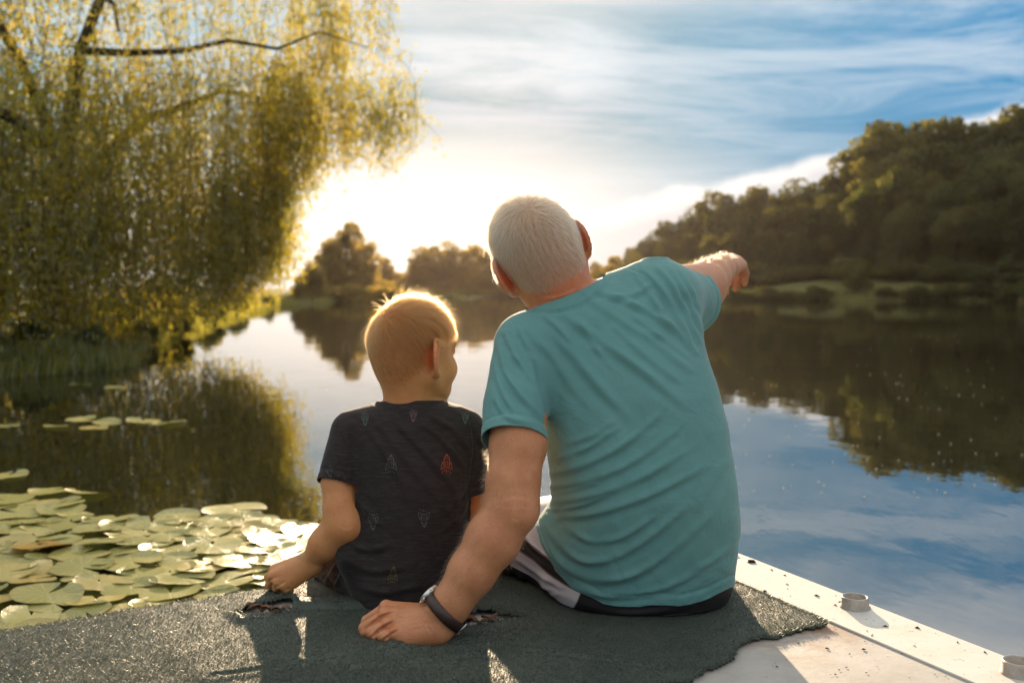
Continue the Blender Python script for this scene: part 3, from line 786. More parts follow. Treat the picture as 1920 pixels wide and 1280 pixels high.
Lb = rng.uniform(.0025, .0055, nb) * np.where(frayed, 1.5, 1.0)
side = np.column_stack([np.cos(an), np.sin(an), an * 0]) * rng.uniform(.0004, .0008, nb)[:, None]
tip = np.column_stack([rng.normal(0, .75, (nb, 2)), np.where(frayed, .7, .85) * np.ones(nb)]) * Lb[:, None]
V = np.stack([B - side, B + side, B + tip], 1).reshape(-1, 3)
tag(link('pile', mesh('pile', V, np.arange(3 * nb).reshape(-1, 3), False), m, turf), kind='stuff')
print('blades', nb)
# dry leaves caught in the torn holes
for hi_, (cx_, cy_, k_, lab) in enumerate(((505, 1152, 9, 'dry brown leaves caught in the torn hole by the boy\'s hand'), (890, 1172, 7, 'dry dark leaves caught in the torn hole beside the wristwatch'))):
    rng = np.random.default_rng(40 + hi_); b = MB()
    for _ in range(k_):
        p = on_plane(cx_ + rng.uniform(-38, 38), cy_ + rng.uniform(-7, 7)); L = rng.uniform(.018, .04); w = rng.uniform(-.5, .5); wd = L * rng.uniform(.2, .35)
        t = np.array((math.cos(w), math.sin(w), 0)); s2 = np.array((-t[1], t[0], 0)); V = []; Q = []
        for i in range(6):
            u = i / 5; hw = wd * math.sin(math.pi * min(.97, u + .03)) ** .8
            c0 = p + t * L * (u - .5) + np.array((0, 0, .003 + .009 * abs(math.sin(u * 3 + w * 3))))
            V += [c0 - s2 * hw + (0, 0, .004), c0, c0 + s2 * hw + (0, 0, .005)]
        for i in range(5):
            for j in range(2): Q.append((i * 3 + j, i * 3 + j + 1, i * 3 + 4 + j, i * 3 + 3 + j))
        b.add(V, Q)
    tag(b.build('dry_leaves', plain('dry_leaf' + 'ab'[hi_], (.11, .05, .025), .5, .4, 0, .5, 80)), lab, 'leaves', kind='stuff')
# ------------------------------------------------------------------ bodies and cloth: signed distances, then one surface
f32 = np.float32
def vec(*a): return np.array(a, dtype=f32)

class Body:
    def __init__(self): self.pr = []
    def add(self, fn, c, r, k=.01, op='u'):
        self.pr.append((fn, np.asarray(c, f32), float(r), f32(k), op)); return self
    def cone(self, a, b, r1, r2, k=.01, op='u'):
        a = np.asarray(a, f32); b = np.asarray(b, f32); ab = b - a; L2 = f32(max(1e-9, (ab * ab).sum()))
        def fn(p):
            t = np.clip(((p - a) @ ab) / L2, 0, 1)
            q_ = p - a - t[:, None] * ab
            return np.sqrt((q_ * q_).sum(1)) - (r1 + (r2 - r1) * t)
        return self.add(fn, (a + b) / 2, math.sqrt(L2) / 2 + max(r1, r2), k, op)
    def chain(self, pts, rad, k=.01):
        for i in range(len(pts) - 1): self.cone(pts[i], pts[i + 1], rad[i], rad[i + 1], k)
        return self
    def ball(self, c, r, k=.01, op='u'): return self.cone(c, np.asarray(c) + (0, 0, 1e-4), r, r, k, op)
    def ell(self, c, r, R=None, k=.01, op='u'):
        """ellipsoid; R columns are its axes"""
        c = np.asarray(c, f32); r = np.asarray(r, f32); R_ = np.eye(3, dtype=f32) if R is None else np.asarray(R, f32)
        def fn(p):
            q_ = ((p - c) @ R_) / r; k0 = np.sqrt((q_ * q_).sum(1)); q2 = q_ / r; k1 = np.sqrt((q2 * q2).sum(1))
            return k0 * (k0 - 1) / (k1 + 1e-6)
        return self.add(fn, c, r.max(), k, op)
    def slices(self, Z, CX, CY, HW, HD, c, r, n=2.3, shear=0.0, off=0.0, k=.01):
        """trunk given by level cross-sections"""
        o = np.argsort(Z); Z, CX, CY, HW, HD = [np.asarray(v, float)[o] for v in (Z, CX, CY, HW, HD)]
        def fn(p):
            z = p[:, 2]; cx = np.interp(z, Z, CX); cy_ = np.interp(z, Z, CY); hw = np.maximum(.012, np.interp(z, Z, HW) - off); hd = np.maximum(.012, np.interp(z, Z, HD) - off)
            x_ = (p[:, 0] - cx); y_ = (p[:, 1] - cy_ - shear * x_)
            e = (np.abs(x_ / hw) ** n + np.abs(y_ / hd) ** n) ** (1 / n)
            d = (e - 1) * np.minimum(hw, hd) * 1.05
            dz_ = np.maximum(z - (Z[-1] - off), Z[0] + off - z)
            return np.maximum(d, dz_).astype(f32)
        return self.add(fn, c, r, k)
    def eval(self, p, prims=None):
        d = None
        for fn, c, r, k, op in (prims if prims is not None else self.pr):
            e = fn(p)
            if d is None:
                d = e if op == 'u' else np.full(len(p), 1.0, f32); continue
            if op == 'u':
                h = np.maximum(k - np.abs(d - e), 0); d = np.minimum(d, e) - h * h / (4 * k)
            else:
                e = -e; h = np.maximum(k - np.abs(d - e), 0); d = np.maximum(d, e) + h * h / (4 * k)
        return d
    def surface(self, lo, hi, h, B=16):
        lo = np.asarray(lo, float); n = (np.ceil((np.asarray(hi) - lo) / h / B).astype(int)) * B
        vol = np.ones(n, f32); nb = n // B
        I = np.stack(np.meshgrid(*[np.arange(k) for k in nb], indexing='ij'), -1).reshape(-1, 3)
        cen = (lo + (I * B + (B - 1) / 2) * h).astype(f32); R = (B - 1) / 2 * h * 1.7321
        dc = self.eval(cen)
        g = np.stack(np.meshgrid(*[np.arange(B)] * 3, indexing='ij'), -1).reshape(-1, 3)
        cs = np.stack([p[1] for p in self.pr]); rs = np.array([p[2] for p in self.pr])
        for b_, c, d in zip(I, cen, dc):
            i, j, k = b_ * B
            if d < -(1.35 * R + .02): vol[i:i + B, j:j + B, k:k + B] = -1; continue
            if d > 1.35 * R + .02: continue
            near = np.linalg.norm(cs - c, axis=1) - rs - R < .035
            pr = [p for p, u in zip(self.pr, near) if u]
            if not pr: continue
            p = (lo + (g + b_ * B) * h).astype(f32)
            vol[i:i + B, j:j + B, k:k + B] = self.eval(p, pr).reshape(B, B, B)
        return surface_nets(vol, lo, h)

def surface_nets(vol, lo, h):
    s = vol < 0
    cnt = np.zeros(np.array(vol.shape) - 1, np.uint8)
    offs = [(a, b, c) for a in (0, 1) for b in (0, 1) for c in (0, 1)]
    nx_, ny_, nz_ = cnt.shape
    for a, b, c in offs: cnt += s[a:a + nx_, b:b + ny_, c:c + nz_]
    idx = np.argwhere((cnt > 0) & (cnt < 8)); flat = (idx[:, 0] * ny_ + idx[:, 1]) * nz_ + idx[:, 2]
    val = {o: vol[idx[:, 0] + o[0], idx[:, 1] + o[1], idx[:, 2] + o[2]] for o in offs}
    acc = np.zeros((len(idx), 3)); num = np.zeros(len(idx))
    for o in offs:
        for ax_ in range(3):
            if o[ax_]: continue
            o2 = tuple(1 if i == ax_ else o[i] for i in range(3))
            va, vb = val[o], val[o2]; cr = (va < 0) != (vb < 0)
            t = va[cr] / (va[cr] - vb[cr]); q_ = np.tile(np.array(o, float), (len(t), 1)); q_[:, ax_] = t
            acc[cr] += q_; num[cr] += 1
    V = lo + h * (idx + acc / num[:, None])
    F = []
    for ax_ in range(3):
        sl = [slice(None)] * 3; s2 = [slice(None)] * 3; sl[ax_] = slice(0, -1); s2[ax_] = slice(1, None)
        e = np.argwhere(s[tuple(sl)] != s[tuple(s2)])
        u, v = [(1, 2), (2, 0), (0, 1)][ax_]
        e = e[(e[:, u] > 0) & (e[:, v] > 0) & (e[:, u] < vol.shape[u] - 1) & (e[:, v] < vol.shape[v] - 1)]
        ins = s[e[:, 0], e[:, 1], e[:, 2]]
        q_ = []
        for du, dv in ((1, 1), (0, 1), (0, 0), (1, 0)):
            c = e.copy(); c[:, u] -= du; c[:, v] -= dv
            q_.append(np.searchsorted(flat, (c[:, 0] * ny_ + c[:, 1]) * nz_ + c[:, 2]))
        q_ = np.stack(q_, 1); q_[~ins] = q_[~ins][:, ::-1]; F.append(q_)
    return V, np.vstack(F)

def tri(Q): return np.vstack([Q[:, [0, 1, 2]], Q[:, [0, 2, 3]]])
def vnormals(V, T):
    n = np.cross(V[T[:, 1]] - V[T[:, 0]], V[T[:, 2]] - V[T[:, 0]]); N_ = np.zeros_like(V)
    for i in range(3): np.add.at(N_, T[:, i], n)
    return N_ / (np.linalg.norm(N_, axis=1)[:, None] + 1e-12)
def relax(V, T, it=2, lam=.5):
    E = np.vstack([T[:, [0, 1]], T[:, [1, 2]], T[:, [2, 0]]]); E = np.vstack([E, E[:, ::-1]])
    deg = np.bincount(E[:, 0], minlength=len(V))[:, None] + 1e-9
    for _ in range(it):
        for l in (lam, -lam * 1.03):
            S = np.column_stack([np.bincount(E[:, 0], weights=V[E[:, 1], i], minlength=len(V)) for i in range(3)]) / deg
            V = V + l * (S - V)
    return V
def clip(V, T, h):
    """keep the part of a triangle mesh where h > 0, cut along h = 0"""
    ins = h > 0; c = ins[T].sum(1); keep = [T[c == 3]]; newV = []; cache = {}; out_ = []
    def cut(a, b):
        key = (min(a, b), max(a, b))
        if key not in cache:
            t = h[a] / (h[a] - h[b]); newV.append(V[a] + (V[b] - V[a]) * t); cache[key] = len(V) + len(newV) - 1
        return cache[key]
    for t in T[(c == 1) | (c == 2)]:
        f = ins[t]
        if f.sum() == 1:
            i = int(np.argmax(f)); a, b, d = t[i], t[(i + 1) % 3], t[(i + 2) % 3]; out_.append((a, cut(a, b), cut(a, d)))
        else:
            i = int(np.argmin(f)); a, b, d = t[i], t[(i + 1) % 3], t[(i + 2) % 3]; ab, ad = cut(a, b), cut(a, d)
            out_ += [(ab, b, d), (ab, d, ad)]
    if out_: keep.append(np.array(out_))
    T2 = np.vstack(keep); V2 = np.vstack([V, np.array(newV).reshape(-1, 3)])
    use = np.unique(T2); mp_ = np.full(len(V2), -1); mp_[use] = np.arange(len(use))
    return V2[use], mp_[T2]
def to_px(V): return np.column_stack([960 + FPX * V[:, 0] / V[:, 1], HORIZ - FPX * (V[:, 2] - EYE) / V[:, 1]])
def line_d(p2, line):
    """distance (signed by side), and 0..1 position along a polyline, for 2-D points"""
    line = np.asarray(line, float); best = np.full(len(p2), 1e9); sg = np.zeros(len(p2)); uu = np.zeros(len(p2))
    ln = np.linalg.norm(np.diff(line, axis=0), axis=1); tot = ln.sum(); acc = 0
    for i in range(len(line) - 1):
        a, b = line[i], line[i + 1]; e = b - a
        t = np.clip(((p2 - a) @ e) / (e @ e), 0, 1); q_ = p2 - a - t[:, None] * e; d = np.hypot(q_[:, 0], q_[:, 1])
        m_ = d < best; best[m_] = d[m_]; sg[m_] = np.sign(e[0] * q_[m_, 1] - e[1] * q_[m_, 0]); uu[m_] = (acc + t[m_] * ln[i]) / tot; acc += ln[i]
    return best, sg, uu
def curve(pts, n=12):
    """Catmull-Rom through the given points"""
    p = np.asarray(pts, float)
    if len(p) < 3: return p
    p = np.vstack([2 * p[0] - p[1], p, 2 * p[-1] - p[-2]]); o = []
    for i in range(1, len(p) - 2):
        for t in np.linspace(0, 1, n, endpoint=False):
            a, b, c, d = p[i - 1:i + 3]
            o.append(.5 * (2 * b + (c - a) * t + (2 * a - 5 * b + 4 * c - d) * t * t + (3 * b - a - 3 * c + d) * t ** 3))
    return np.vstack([o, p[-2]])
def fold(V, Nn, folds, mask=None):
    """cloth folds: each a ridge with a shallow trough on one side, (points, height mm, width mm)"""
    p2 = to_px(V); D = np.zeros(len(V)); face = smooth(.45, -.1, Nn[:, 1])
    for pts, amp, sig in folds:
        sig = max(2.6, sig * .74); amp = amp * .82
        ln = curve(pts, 6); lo_, hi_ = ln.min(0) - 4 * sig, ln.max(0) + 4 * sig
        w = np.where(((p2 > lo_) & (p2 < hi_)).all(1) & (face > 0))[0]
        if not len(w): continue
        d, sg, u = line_d(p2[w], ln); tp = np.clip(np.sin(np.pi * np.clip(.02 + u * .96, 0, 1)), 0, 1) ** .6 * (.78 + .38 * np.sin(u * 8.3 + pts[0][0] * .7 + 2.1 * np.sin(u * 5 + pts[0][1])))
        ds = d * sg
        D[w] += amp * .0015 * tp * (np.exp(-(d / sig) ** 2) - .75 * np.exp(-((ds - 1.7 * sig) / (1.1 * sig)) ** 2)) * face[w]
    return D if mask is None else D * mask
def refine(V, T, B, c, n, lo, hi, h):
    """rebuild what lies beyond the plane (c, n) inside the box with a finer surface of the same body"""
    n = np.asarray(n, float) / np.linalg.norm(n); inb = ((V > lo) & (V < hi)).all(1); s = (V - c) @ n
    V1, T1 = clip(V, T, np.where(inb, -s, 1.0))
    V2, Q2 = B.surface(lo, hi, h); T2 = tri(Q2); V2, T2 = clip(V2, T2, (V2 - c) @ n + .0006)
    return np.vstack([V1, V2]), np.vstack([T1, T2 + len(V1)])
def frame(f, u):
    f = np.asarray(f, float); u = np.asarray(u, float); u = u / np.linalg.norm(u); f = f - u * (f @ u); f /= np.linalg.norm(f)
    return np.column_stack([np.cross(f, u), f, u])

# ------------------------------------------------------------------ skin, cloth, hair materials
def skin_mat(name, base_c, deep, hair_c):
    m, N = material(name); p = opos(N)
    n = N.noise(p, 26.0, 5, .6); n_ = N.noise(p, 170.0, 4, .65); fr = N.noise(p, 210.0, 3, .6)
    cc = N.mix(N.ss(n, .32, .72), base_c, deep)
    cc = N.mix(N.m('MULTIPLY', N.ss(fr, .58, .70), .45), cc, tuple(v * .52 for v in base_c))
    at = N.node('ShaderNodeAttribute', attribute_name='scalp'); cc = N.mix(N.m('MULTIPLY', at.outputs['Fac'], .75), cc, hair_c)
    red = N.node('ShaderNodeAttribute', attribute_name='ruddy'); cc = N.mix(N.m('MULTIPLY', red.outputs['Fac'], .85), cc, (.64, .15, .06))
    vor = N.node('ShaderNodeTexVoronoi'); N.put(vor.inputs['Vector'], p); vor.inputs['Scale'].default_value = 520.0
    b = principled(N, cc, .48, .45, bump(N, N.m('ADD', N.m('MULTIPLY', n_, .8), N.m('MULTIPLY', vor.outputs['Distance'], .35)), .35, .0020))
    b.inputs['Subsurface Weight'].default_value = .35; b.inputs['Subsurface Radius'].default_value = (1.0, .30, .14); b.inputs['Subsurface Scale'].default_value = .009
    N.l.new(b.outputs[0], N.out.inputs[0]); return m
MAT['skin_man'] = skin_mat('skin_weathered', (.53, .235, .112), (.45, .175, .078), (.42, .34, .26))
MAT['skin_boy'] = skin_mat('skin_tanned', (.58, .265, .105), (.53, .215, .078), (.32, .15, .05))

def cloth_mat(name, c1, c2, sheen=.25, heather=.0, dots=None):
    m, N = material(name); p = opos(N)
    mp = N.node('ShaderNodeMapping'); N.put(mp.inputs[0], p); mp.inputs['Scale'].default_value = (45, 45, 420)
    h1 = N.noise(mp.outputs[0], 1.0, 4, .7); h2 = N.noise(p, 900.0, 2, .5); n = N.noise(p, 7.0, 4, .6)
    cc = N.mix(N.ss(n, .3, .7), c1, c2)
    cc = N.mix(N.m('MULTIPLY', N.ss(h1, .42, .72), heather), cc, tuple(min(1, v * 2.4 + .02) for v in c1))
    rg = N.m('ABSOLUTE', N.m('SUBTRACT', N.noise(p, 15.0, 5, .55, 1.2), .5))
    b = principled(N, cc, .85, .2, normal=bump(N, N.m('MULTIPLY', rg, -1.0), .40, .012, bump(N, N.m('ADD', N.m('MULTIPLY', h1, .5), N.m('MULTIPLY', h2, .6)), .25, .0012)))
    b.inputs['Sheen Weight'].default_value = sheen; b.inputs['Sheen Roughness'].default_value = .4
    tr = N.node('ShaderNodeBsdfTranslucent'); N.put(tr.inputs[0], N.mix(.0, cc, cc))
    s = N.node('ShaderNodeMixShader'); s.inputs[0].default_value = .03
    N.l.new(b.outputs[0], s.inputs[1]); N.l.new(tr.outputs[0], s.inputs[2]); N.l.new(s.outputs[0], N.out.inputs[0]); return m
MAT['tee_teal'] = cloth_mat('teal_jersey', (.112, .262, .260), (.126, .284, .282), .25, .03)
MAT['tee_dark'] = cloth_mat('charcoal_jersey', (.023, .0175, .018), (.029, .022, .022), .12, .45)
MAT['shorts_dark'] = cloth_mat('dark_shorts', (.012, .010, .010), (.017, .014, .014), .15, .1)

def hair_mat(name, colr, rough=.32):
    m, N = material(name)
    h = N.node('ShaderNodeBsdfHairPrincipled'); h.parametrization = 'COLOR'
    h.inputs['Color'].default_value = (*colr, 1); h.inputs['Roughness'].default_value = rough
    h.inputs['Radial Roughness'].default_value = .4
    hi_ = N.node('ShaderNodeHairInfo').outputs['Random']
    N.put(h.inputs['Color'], N.mix(N.ss(hi_, .0, 1.0), tuple(v * .55 for v in colr), tuple(min(.92, v * 1.35) for v in colr)))
    N.l.new(h.outputs[0], N.out.inputs[0]); return m
MAT['hair_grey'] = hair_mat('hair_grey', (.36, .262, .168)); MAT['hair_ginger'] = hair_mat('hair_ginger', (.28, .100, .026)); MAT['hair_arm'] = hair_mat('hair_arm', (.40, .24, .12))

def strands_obj(name, PTS, R0, mat, parent, taper=.25):
    """PTS (n, k, 3) root to tip"""
    n, k, _ = PTS.shape; c = bpy.data.hair_curves.new(name)
    c.add_curves([k] * n)
    c.attributes['position'].data.foreach_set('vector', PTS.astype(f32).ravel()) if 'position' in c.attributes else c.points.foreach_set('position', PTS.astype(f32).ravel())
    ra = c.attributes.get('radius') or c.attributes.new('radius', 'FLOAT', 'POINT')
    ra.data.foreach_set('value', (R0 * np.tile(np.linspace(1, taper, k), (n, 1))).astype(f32).ravel())
    o = bpy.data.objects.new(name, c); col.objects.link(o); c.materials.append(mat); o.parent = parent; o['kind'] = 'stuff'
    return o
def sample(V, T, w, n, rng):
    """random surface points, w a weight per vertex"""
    a = np.linalg.norm(np.cross(V[T[:, 1]] - V[T[:, 0]], V[T[:, 2]] - V[T[:, 0]]), axis=1) * w[T].mean(1)
    t = rng.choice(len(T), n, p=a / a.sum()); r1, r2 = rng.uniform(size=(2, n)); q_ = np.sqrt(r1)
    return (1 - q_)[:, None] * V[T[t, 0]] + (q_ * (1 - r2))[:, None] * V[T[t, 1]] + (q_ * r2)[:, None] * V[T[t, 2]], t

def head_hair(name, V, T, C, R, scalp, whorl, n, length, lift, mat, parent, seed, rad=.00013, stray=.02, k=6, grav=.35, cellk=.5):
    """hair lying along the skull, turning out of a whorl; scalp weight and length as functions of the head's own axes"""
    rng = np.random.default_rng(seed); L = (V - C) @ R; w = scalp(L)
    p, t = sample(V, T, w, n, rng); q_ = (p - C) @ R
    rr = np.array((.80, 1.0, .96)); wh = np.asarray(whorl, float)
    def nrm(a): b = a / rr ** 2; return b / np.linalg.norm(b, axis=1)[:, None]
    ln = length(q_) * rng.uniform(.7, 1.15, n); pts = [q_]
    ph = rng.uniform(0, 6.28, 3)
    cell = np.sin(q_ @ np.array((410., 130., 220.)) + ph[0]) * np.sin(q_ @ np.array((-150., 390., 260.)) + ph[1])
    lf = lift(q_) * (1 + cellk * cell) + rng.normal(0, .10, n); st = rng.uniform(size=n) < stray; lf[st] += rng.uniform(.5, 1.4, st.sum()); ln[st] *= 1.25
    a = q_
    for i in range(k - 1):
        nn = nrm(a); away = a - wh; away -= nn * (away * nn).sum(1)[:, None]; away /= np.linalg.norm(away, axis=1)[:, None] + 1e-6
        sw = np.cross(nn, away); dn = np.tile((0, 0, -1.0), (n, 1)); dn -= nn * (dn * nn).sum(1)[:, None]
        d_ = away + sw * (.22 + .65 * cell)[:, None] + dn * grav * (i + .5) / k * 2 + nn * (lf * (1 - .5 * i / k))[:, None]
        if i == 0: d_ = d_ + nn * .5
        d_ /= np.linalg.norm(d_, axis=1)[:, None]; a = a + d_ * (ln / (k - 1))[:, None]; pts.append(a)
    PTS = np.stack(pts, 1) @ R.T + C
    return strands_obj(name, PTS, rad, mat, parent)

def body_hair(name, V, T, Nn, w, n, L, flow, mat, parent, seed, rad=.00007):
    rng = np.random.default_rng(seed); p, t = sample(V, T, w, n, rng); nn = Nn[T[t, 0]]
    fl = np.asarray(flow, float); d_ = nn * .8 + fl * .8 + rng.normal(0, .28, (n, 3)); d_ /= np.linalg.norm(d_, axis=1)[:, None]
    ln = (L * rng.uniform(.5, 1.1, n))[:, None]; e = fl * .5 + rng.normal(0, .35, (n, 3))
    PTS = np.stack([p, p + d_ * ln * .4, p + d_ * ln * .75 + e * ln * .1, p + d_ * ln + e * ln * .3], 1)
    return strands_obj(name, PTS, rad, mat, parent)

def add_head(B, C, R, s=1.0, child=False):
    """skull, face, ears in the head's own axes: x to its right, y forward, z up"""
    def H(x, y, z): return C + R @ (np.array((x, y, z)) * s)
    w = .92 if child else 1.0
    B.ell(H(0, -.004, .012), np.array((.0755, .096, .092)) * s, R, .01)
    B.ell(H(0, -.028, -.012), np.array((.068, .070, .078)) * s, R, .02)
    B.ell(H(0, .030, -.060), np.array((.056 * w, .064, .060)) * s, R, .025)
    B.ball(H(0, .072, -.104 if not child else -.094), .021 * s, .03)
    for sx in (-1, 1):
        B.cone(H(sx * .056, .002, -.062), H(sx * .022, .066, -.102 if not child else -.092), .016 * s, .016 * s, .025)
        B.ball(H(sx * .036, .060, -.045), (.030 if child else .026) * s, .02)
        B.ell(H(sx * .033, .094, -.004), np.array((.018, .012, .012)) * s, R, .012, 's')
        B.ball(H(sx * .032, .080, -.005), .0125 * s, .004)
        B.cone(H(sx * .014, .093, .016), H(sx * .045, .080, .014), .008 * s, .007 * s, .012)
        B.ball(H(sx * .011, .104, -.046), .0075 * s, .006)
    B.cone(H(0, .092, .0), H(0, .114 if not child else .106, -.040), .008 * s, .011 * s, .01)
    B.cone(H(-.018, .091, -.071), H(.018, .091, -.071), .0065 * s, .0065 * s, .006)
    B.cone(H(-.015, .089, -.080), H(.015, .089, -.080), .0075 * s, .0075 * s, .006)
    B.cone(H(-.02, .101, -.0755), H(.02, .101, -.0755), .0012, .0012, .004, 's')
def add_ear(B, C, R, sx, s=1.0, flare=.55, big=1.0):
    def H(x, y, z): return C + R @ (np.array((x, y, z)) * s)
    # ear plane: long axis up (tilted back), short axis backward and outward
    back = np.array((sx * math.sin(flare), -math.cos(flare), 0)); up = np.array((sx * .12, -.22, .97)); up /= np.linalg.norm(up)
    up = up - back * (up @ back); up /= np.linalg.norm(up); nn = np.cross(back, up)
    E = R @ np.column_stack([back, up, nn]); c0 = np.array((sx * .073, .004, -.018)) + back * .014 * big
    B.ell(H(*c0), np.array((.0165, .030, .0052)) * s * big, E, .006)
    pts = []
    for a in np.linspace(-2.2, 1.9, 12):
        r_ = .0165 + .002 * math.cos(a); pts.append(c0 + big * (back * r_ * math.cos(a * .92) * 1.02 + up * (.031 * math.sin(a * .92)) + 0 * nn))
    for i in range(len(pts) - 1): B.cone(H(*pts[i]), H(*pts[i + 1]), .0036 * s * big, .0036 * s * big, .004)
    B.ball(H(*(c0 - up * .032 * big + back * -.004)), .0075 * s * big, .006)
    return H(*c0)
# ------------------------------------------------------------------ the man
def trunk_table(rows, X):
    """rows of (py, left px, right px, Y of the back, half depth)"""
    Z = []; CX = []; CY = []; HW = []; HD = []
    for py, l, r, yb, hd in rows:
        yc = yb + hd; ym = yb + hd * .75
        a = P(l, py, ym); b = P(r, py, ym); Z.append(a[2]); CX.append((a[0] + b[0]) / 2); CY.append(yc); HW.append((b[0] - a[0]) / 2); HD.append(hd)
    return Z, CX, CY, HW, HD
rows_m = [(488, 1205, 1250, 1.880, .030), (498, 1178, 1268, 1.865, .042), (510, 1140, 1286, 1.850, .056), (525, 1105, 1298, 1.835, .066), (545, 1058, 1306, 1.815, .076), (570, 1006, 1312, 1.795, .086), (590, 972, 1317, 1.782, .092), (612, 960, 1321, 1.772, .098),
          (645, 965, 1325, 1.760, .105), (690, 988, 1337, 1.748, .112), (740, 1010, 1354, 1.740, .118), (800, 1023, 1369, 1.735, .124), (860, 1027, 1379, 1.735, .130), (920, 1034, 1387, 1.742, .135),
          (960, 1036, 1391, 1.752, .138), (1000, 1026, 1391, 1.765, .140), (1040, 1026, 1387, 1.778, .140), (1080, 1034, 1381, 1.790, .140), (1115, 1050, 1376, 1.797, .140), (1150, 1075, 1368, 1.805, .135), (1185, 1090, 1360, 1.815, .13)]
TM = trunk_table(rows_m, 0)
mc = P(1190, 840, 1.87)
hipL, hipR = np.array((.165, 1.965, .105)), np.array((.315, 1.975, .105))
kneeL, kneeR = np.array((-.09, 2.28, .035)), np.array((.365, 2.50, .12))
Cm = P(1007, 466, 1.885); Rm = frame((-.16, .98, .0), (-.47, .02, .88))
Hm = lambda x, y, z: Cm + Rm @ np.array((x, y, z))
nk0 = P(1078, 572, 1.875); nk1 = Hm(0, -.018, -.060)
shL, elL, wrL = P(985, 648, 1.835), P(960, 948, 1.722), P(836, 1146, 1.702)
shR, elR, wrR = P(1236, 552, 1.885), P(1318, 536, 2.13), P(1360, 499, 2.34)

body = Body()
body.slices(*trunk_table([r for r in rows_m if r[0] < 1090], 0), mc, .46, off=.014, k=.02)
add_head(body, Cm, Rm)
ears_m = [add_ear(body, Cm, Rm, -1, 1.0, .62, 1.12), add_ear(body, Cm, Rm, 1, 1.0, .50, 1.12)]
body.cone(nk0 + (0.02, 0, -.06), nk1, .066, .057, .03)
# left arm, propped on the deck behind him
body.chain([shL, P(972, 830, 1.755), P(962, 905, 1.732), elL], [.050, .0475, .044, .0405], .02)
body.ball(P(975, 962, 1.705), .026, .03)
body.chain([elL, P(925, 1010, 1.716), P(884, 1073, 1.708), P(851, 1124, 1.702), wrL], [.040, .0445, .038, .0305, .0285], .02)
hb_ = [(724, 1139, 1.742), (722, 1152, 1.722), (728, 1170, 1.705), (742, 1187, 1.692)]
w0 = P(832, 1160, 1.705); kn = [P(*a) for a in hb_]
for i, k_ in enumerate(kn):
    st = w0 + (kn[i] - kn[1]) * .42 + (-.012, 0, 0)
    k_[2] = max(k_[2], .016); body.cone(st, k_, .0195, (.0125, .0128, .0122, .0112)[i], .007)
    body.ball(k_ + (0, -.003, .004), .0108, .004)
body.cone(wrL, w0, .028, .026, .02); body.cone(P(815, 1188, 1.688), P(765, 1196, 1.685), .0205, .0165, .02)
body.cone(P(800, 1150, 1.75), P(745, 1165, 1.775), .018, .013, .012)
for k_, mid, tip_, r_ in ((kn[0], (688, 1163, 1.748), (683, 1183, 1.747), .0098), (kn[1], (683, 1177, 1.720), (684, 1195, 1.714), .0100), (kn[2], (696, 1189, 1.703), (702, 1205, 1.698), .0098), (kn[3], (717, 1198, 1.690), (724, 1209, 1.688), .0092)):
    a = P(*mid); a[2] = max(a[2], r_ + .006); e = P(*tip_); e[2] = .0035 + r_ * .9
    body.cone(k_, a, r_ * 1.08, r_, .0022); body.cone(a, e, r_, r_ * .85, .002)
# right arm reaching out over the water
body.chain([shR, elR], [.054, .049], .02)
body.ball(P(1316, 550, 2.13), .030, .03)
body.chain([elR, P(1334, 520, 2.20), P(1350, 506, 2.28), wrR], [.045, .039, .031, .0265], .02)
kr = [P(1358, 483, 2.415), P(1371, 484, 2.425), P(1383, 489, 2.425), P(1391, 497, 2.418)]
for k_ in kr: body.cone(wrR + (k_ - kr[1]) * .4, k_, .020, .0125, .012)
body.ball(P(1356, 476, 2.40), .0085, .006)
for pts, r_ in (([kr[3], P(1397, 512, 2.44), P(1396, 532, 2.445)], .0105), ([kr[2], P(1390, 512, 2.455), P(1379, 541, 2.46)], .0108), ([kr[1], P(1374, 512, 2.475), P(1367, 531, 2.47)], .0105), ([kr[0], P(1366, 500, 2.48), P(1366, 520, 2.49)], .0098)):
    body.cone(pts[0], pts[1], r_ * 1.12, r_, .004); body.cone(pts[1], pts[2], r_, r_ * .72, .002)
body.cone(P(1352, 508, 2.36), P(1357, 528, 2.385), .0135, .0108, .008); body.cone(P(1357, 528, 2.385), P(1361, 548, 2.395), .0106, .0078, .003)
# legs over the edge
body.ell((.245, 1.965, .10), (.14, .12, .085), None, .03)
for h_, k_, dx_ in ((hipL, kneeL, -.02), (hipR, kneeR, .01)):
    an_ = k_ + (dx_, .085, -.40)
    body.cone(h_, k_, .078, .052, .03); body.cone(k_, an_, .050, .034, .02); body.cone(an_ + (0, -.02, -.02), an_ + (dx_, .16, -.055), .032, .022, .02)
V, Q = body.surface((-.36, 1.62, -.44), (.66, 2.86, .86), .0029)
T = tri(Q); V = relax(V, T, 1); Nb = vnormals(V, T)
axl = (w0 - elL) / np.linalg.norm(w0 - elL)
V, T = refine(V, T, body, P(836, 1146, 1.702), axl, np.array((-.34, 1.60, -.02)), np.array((-.085, 1.82, .085)), .0014)
V, T = refine(V, T, body, wrR, wrR - P(1334, 520, 2.20), np.array((.43, 2.28, .50)), np.array((.68, 2.56, .74)), .0014)
Nb = vnormals(V, T)
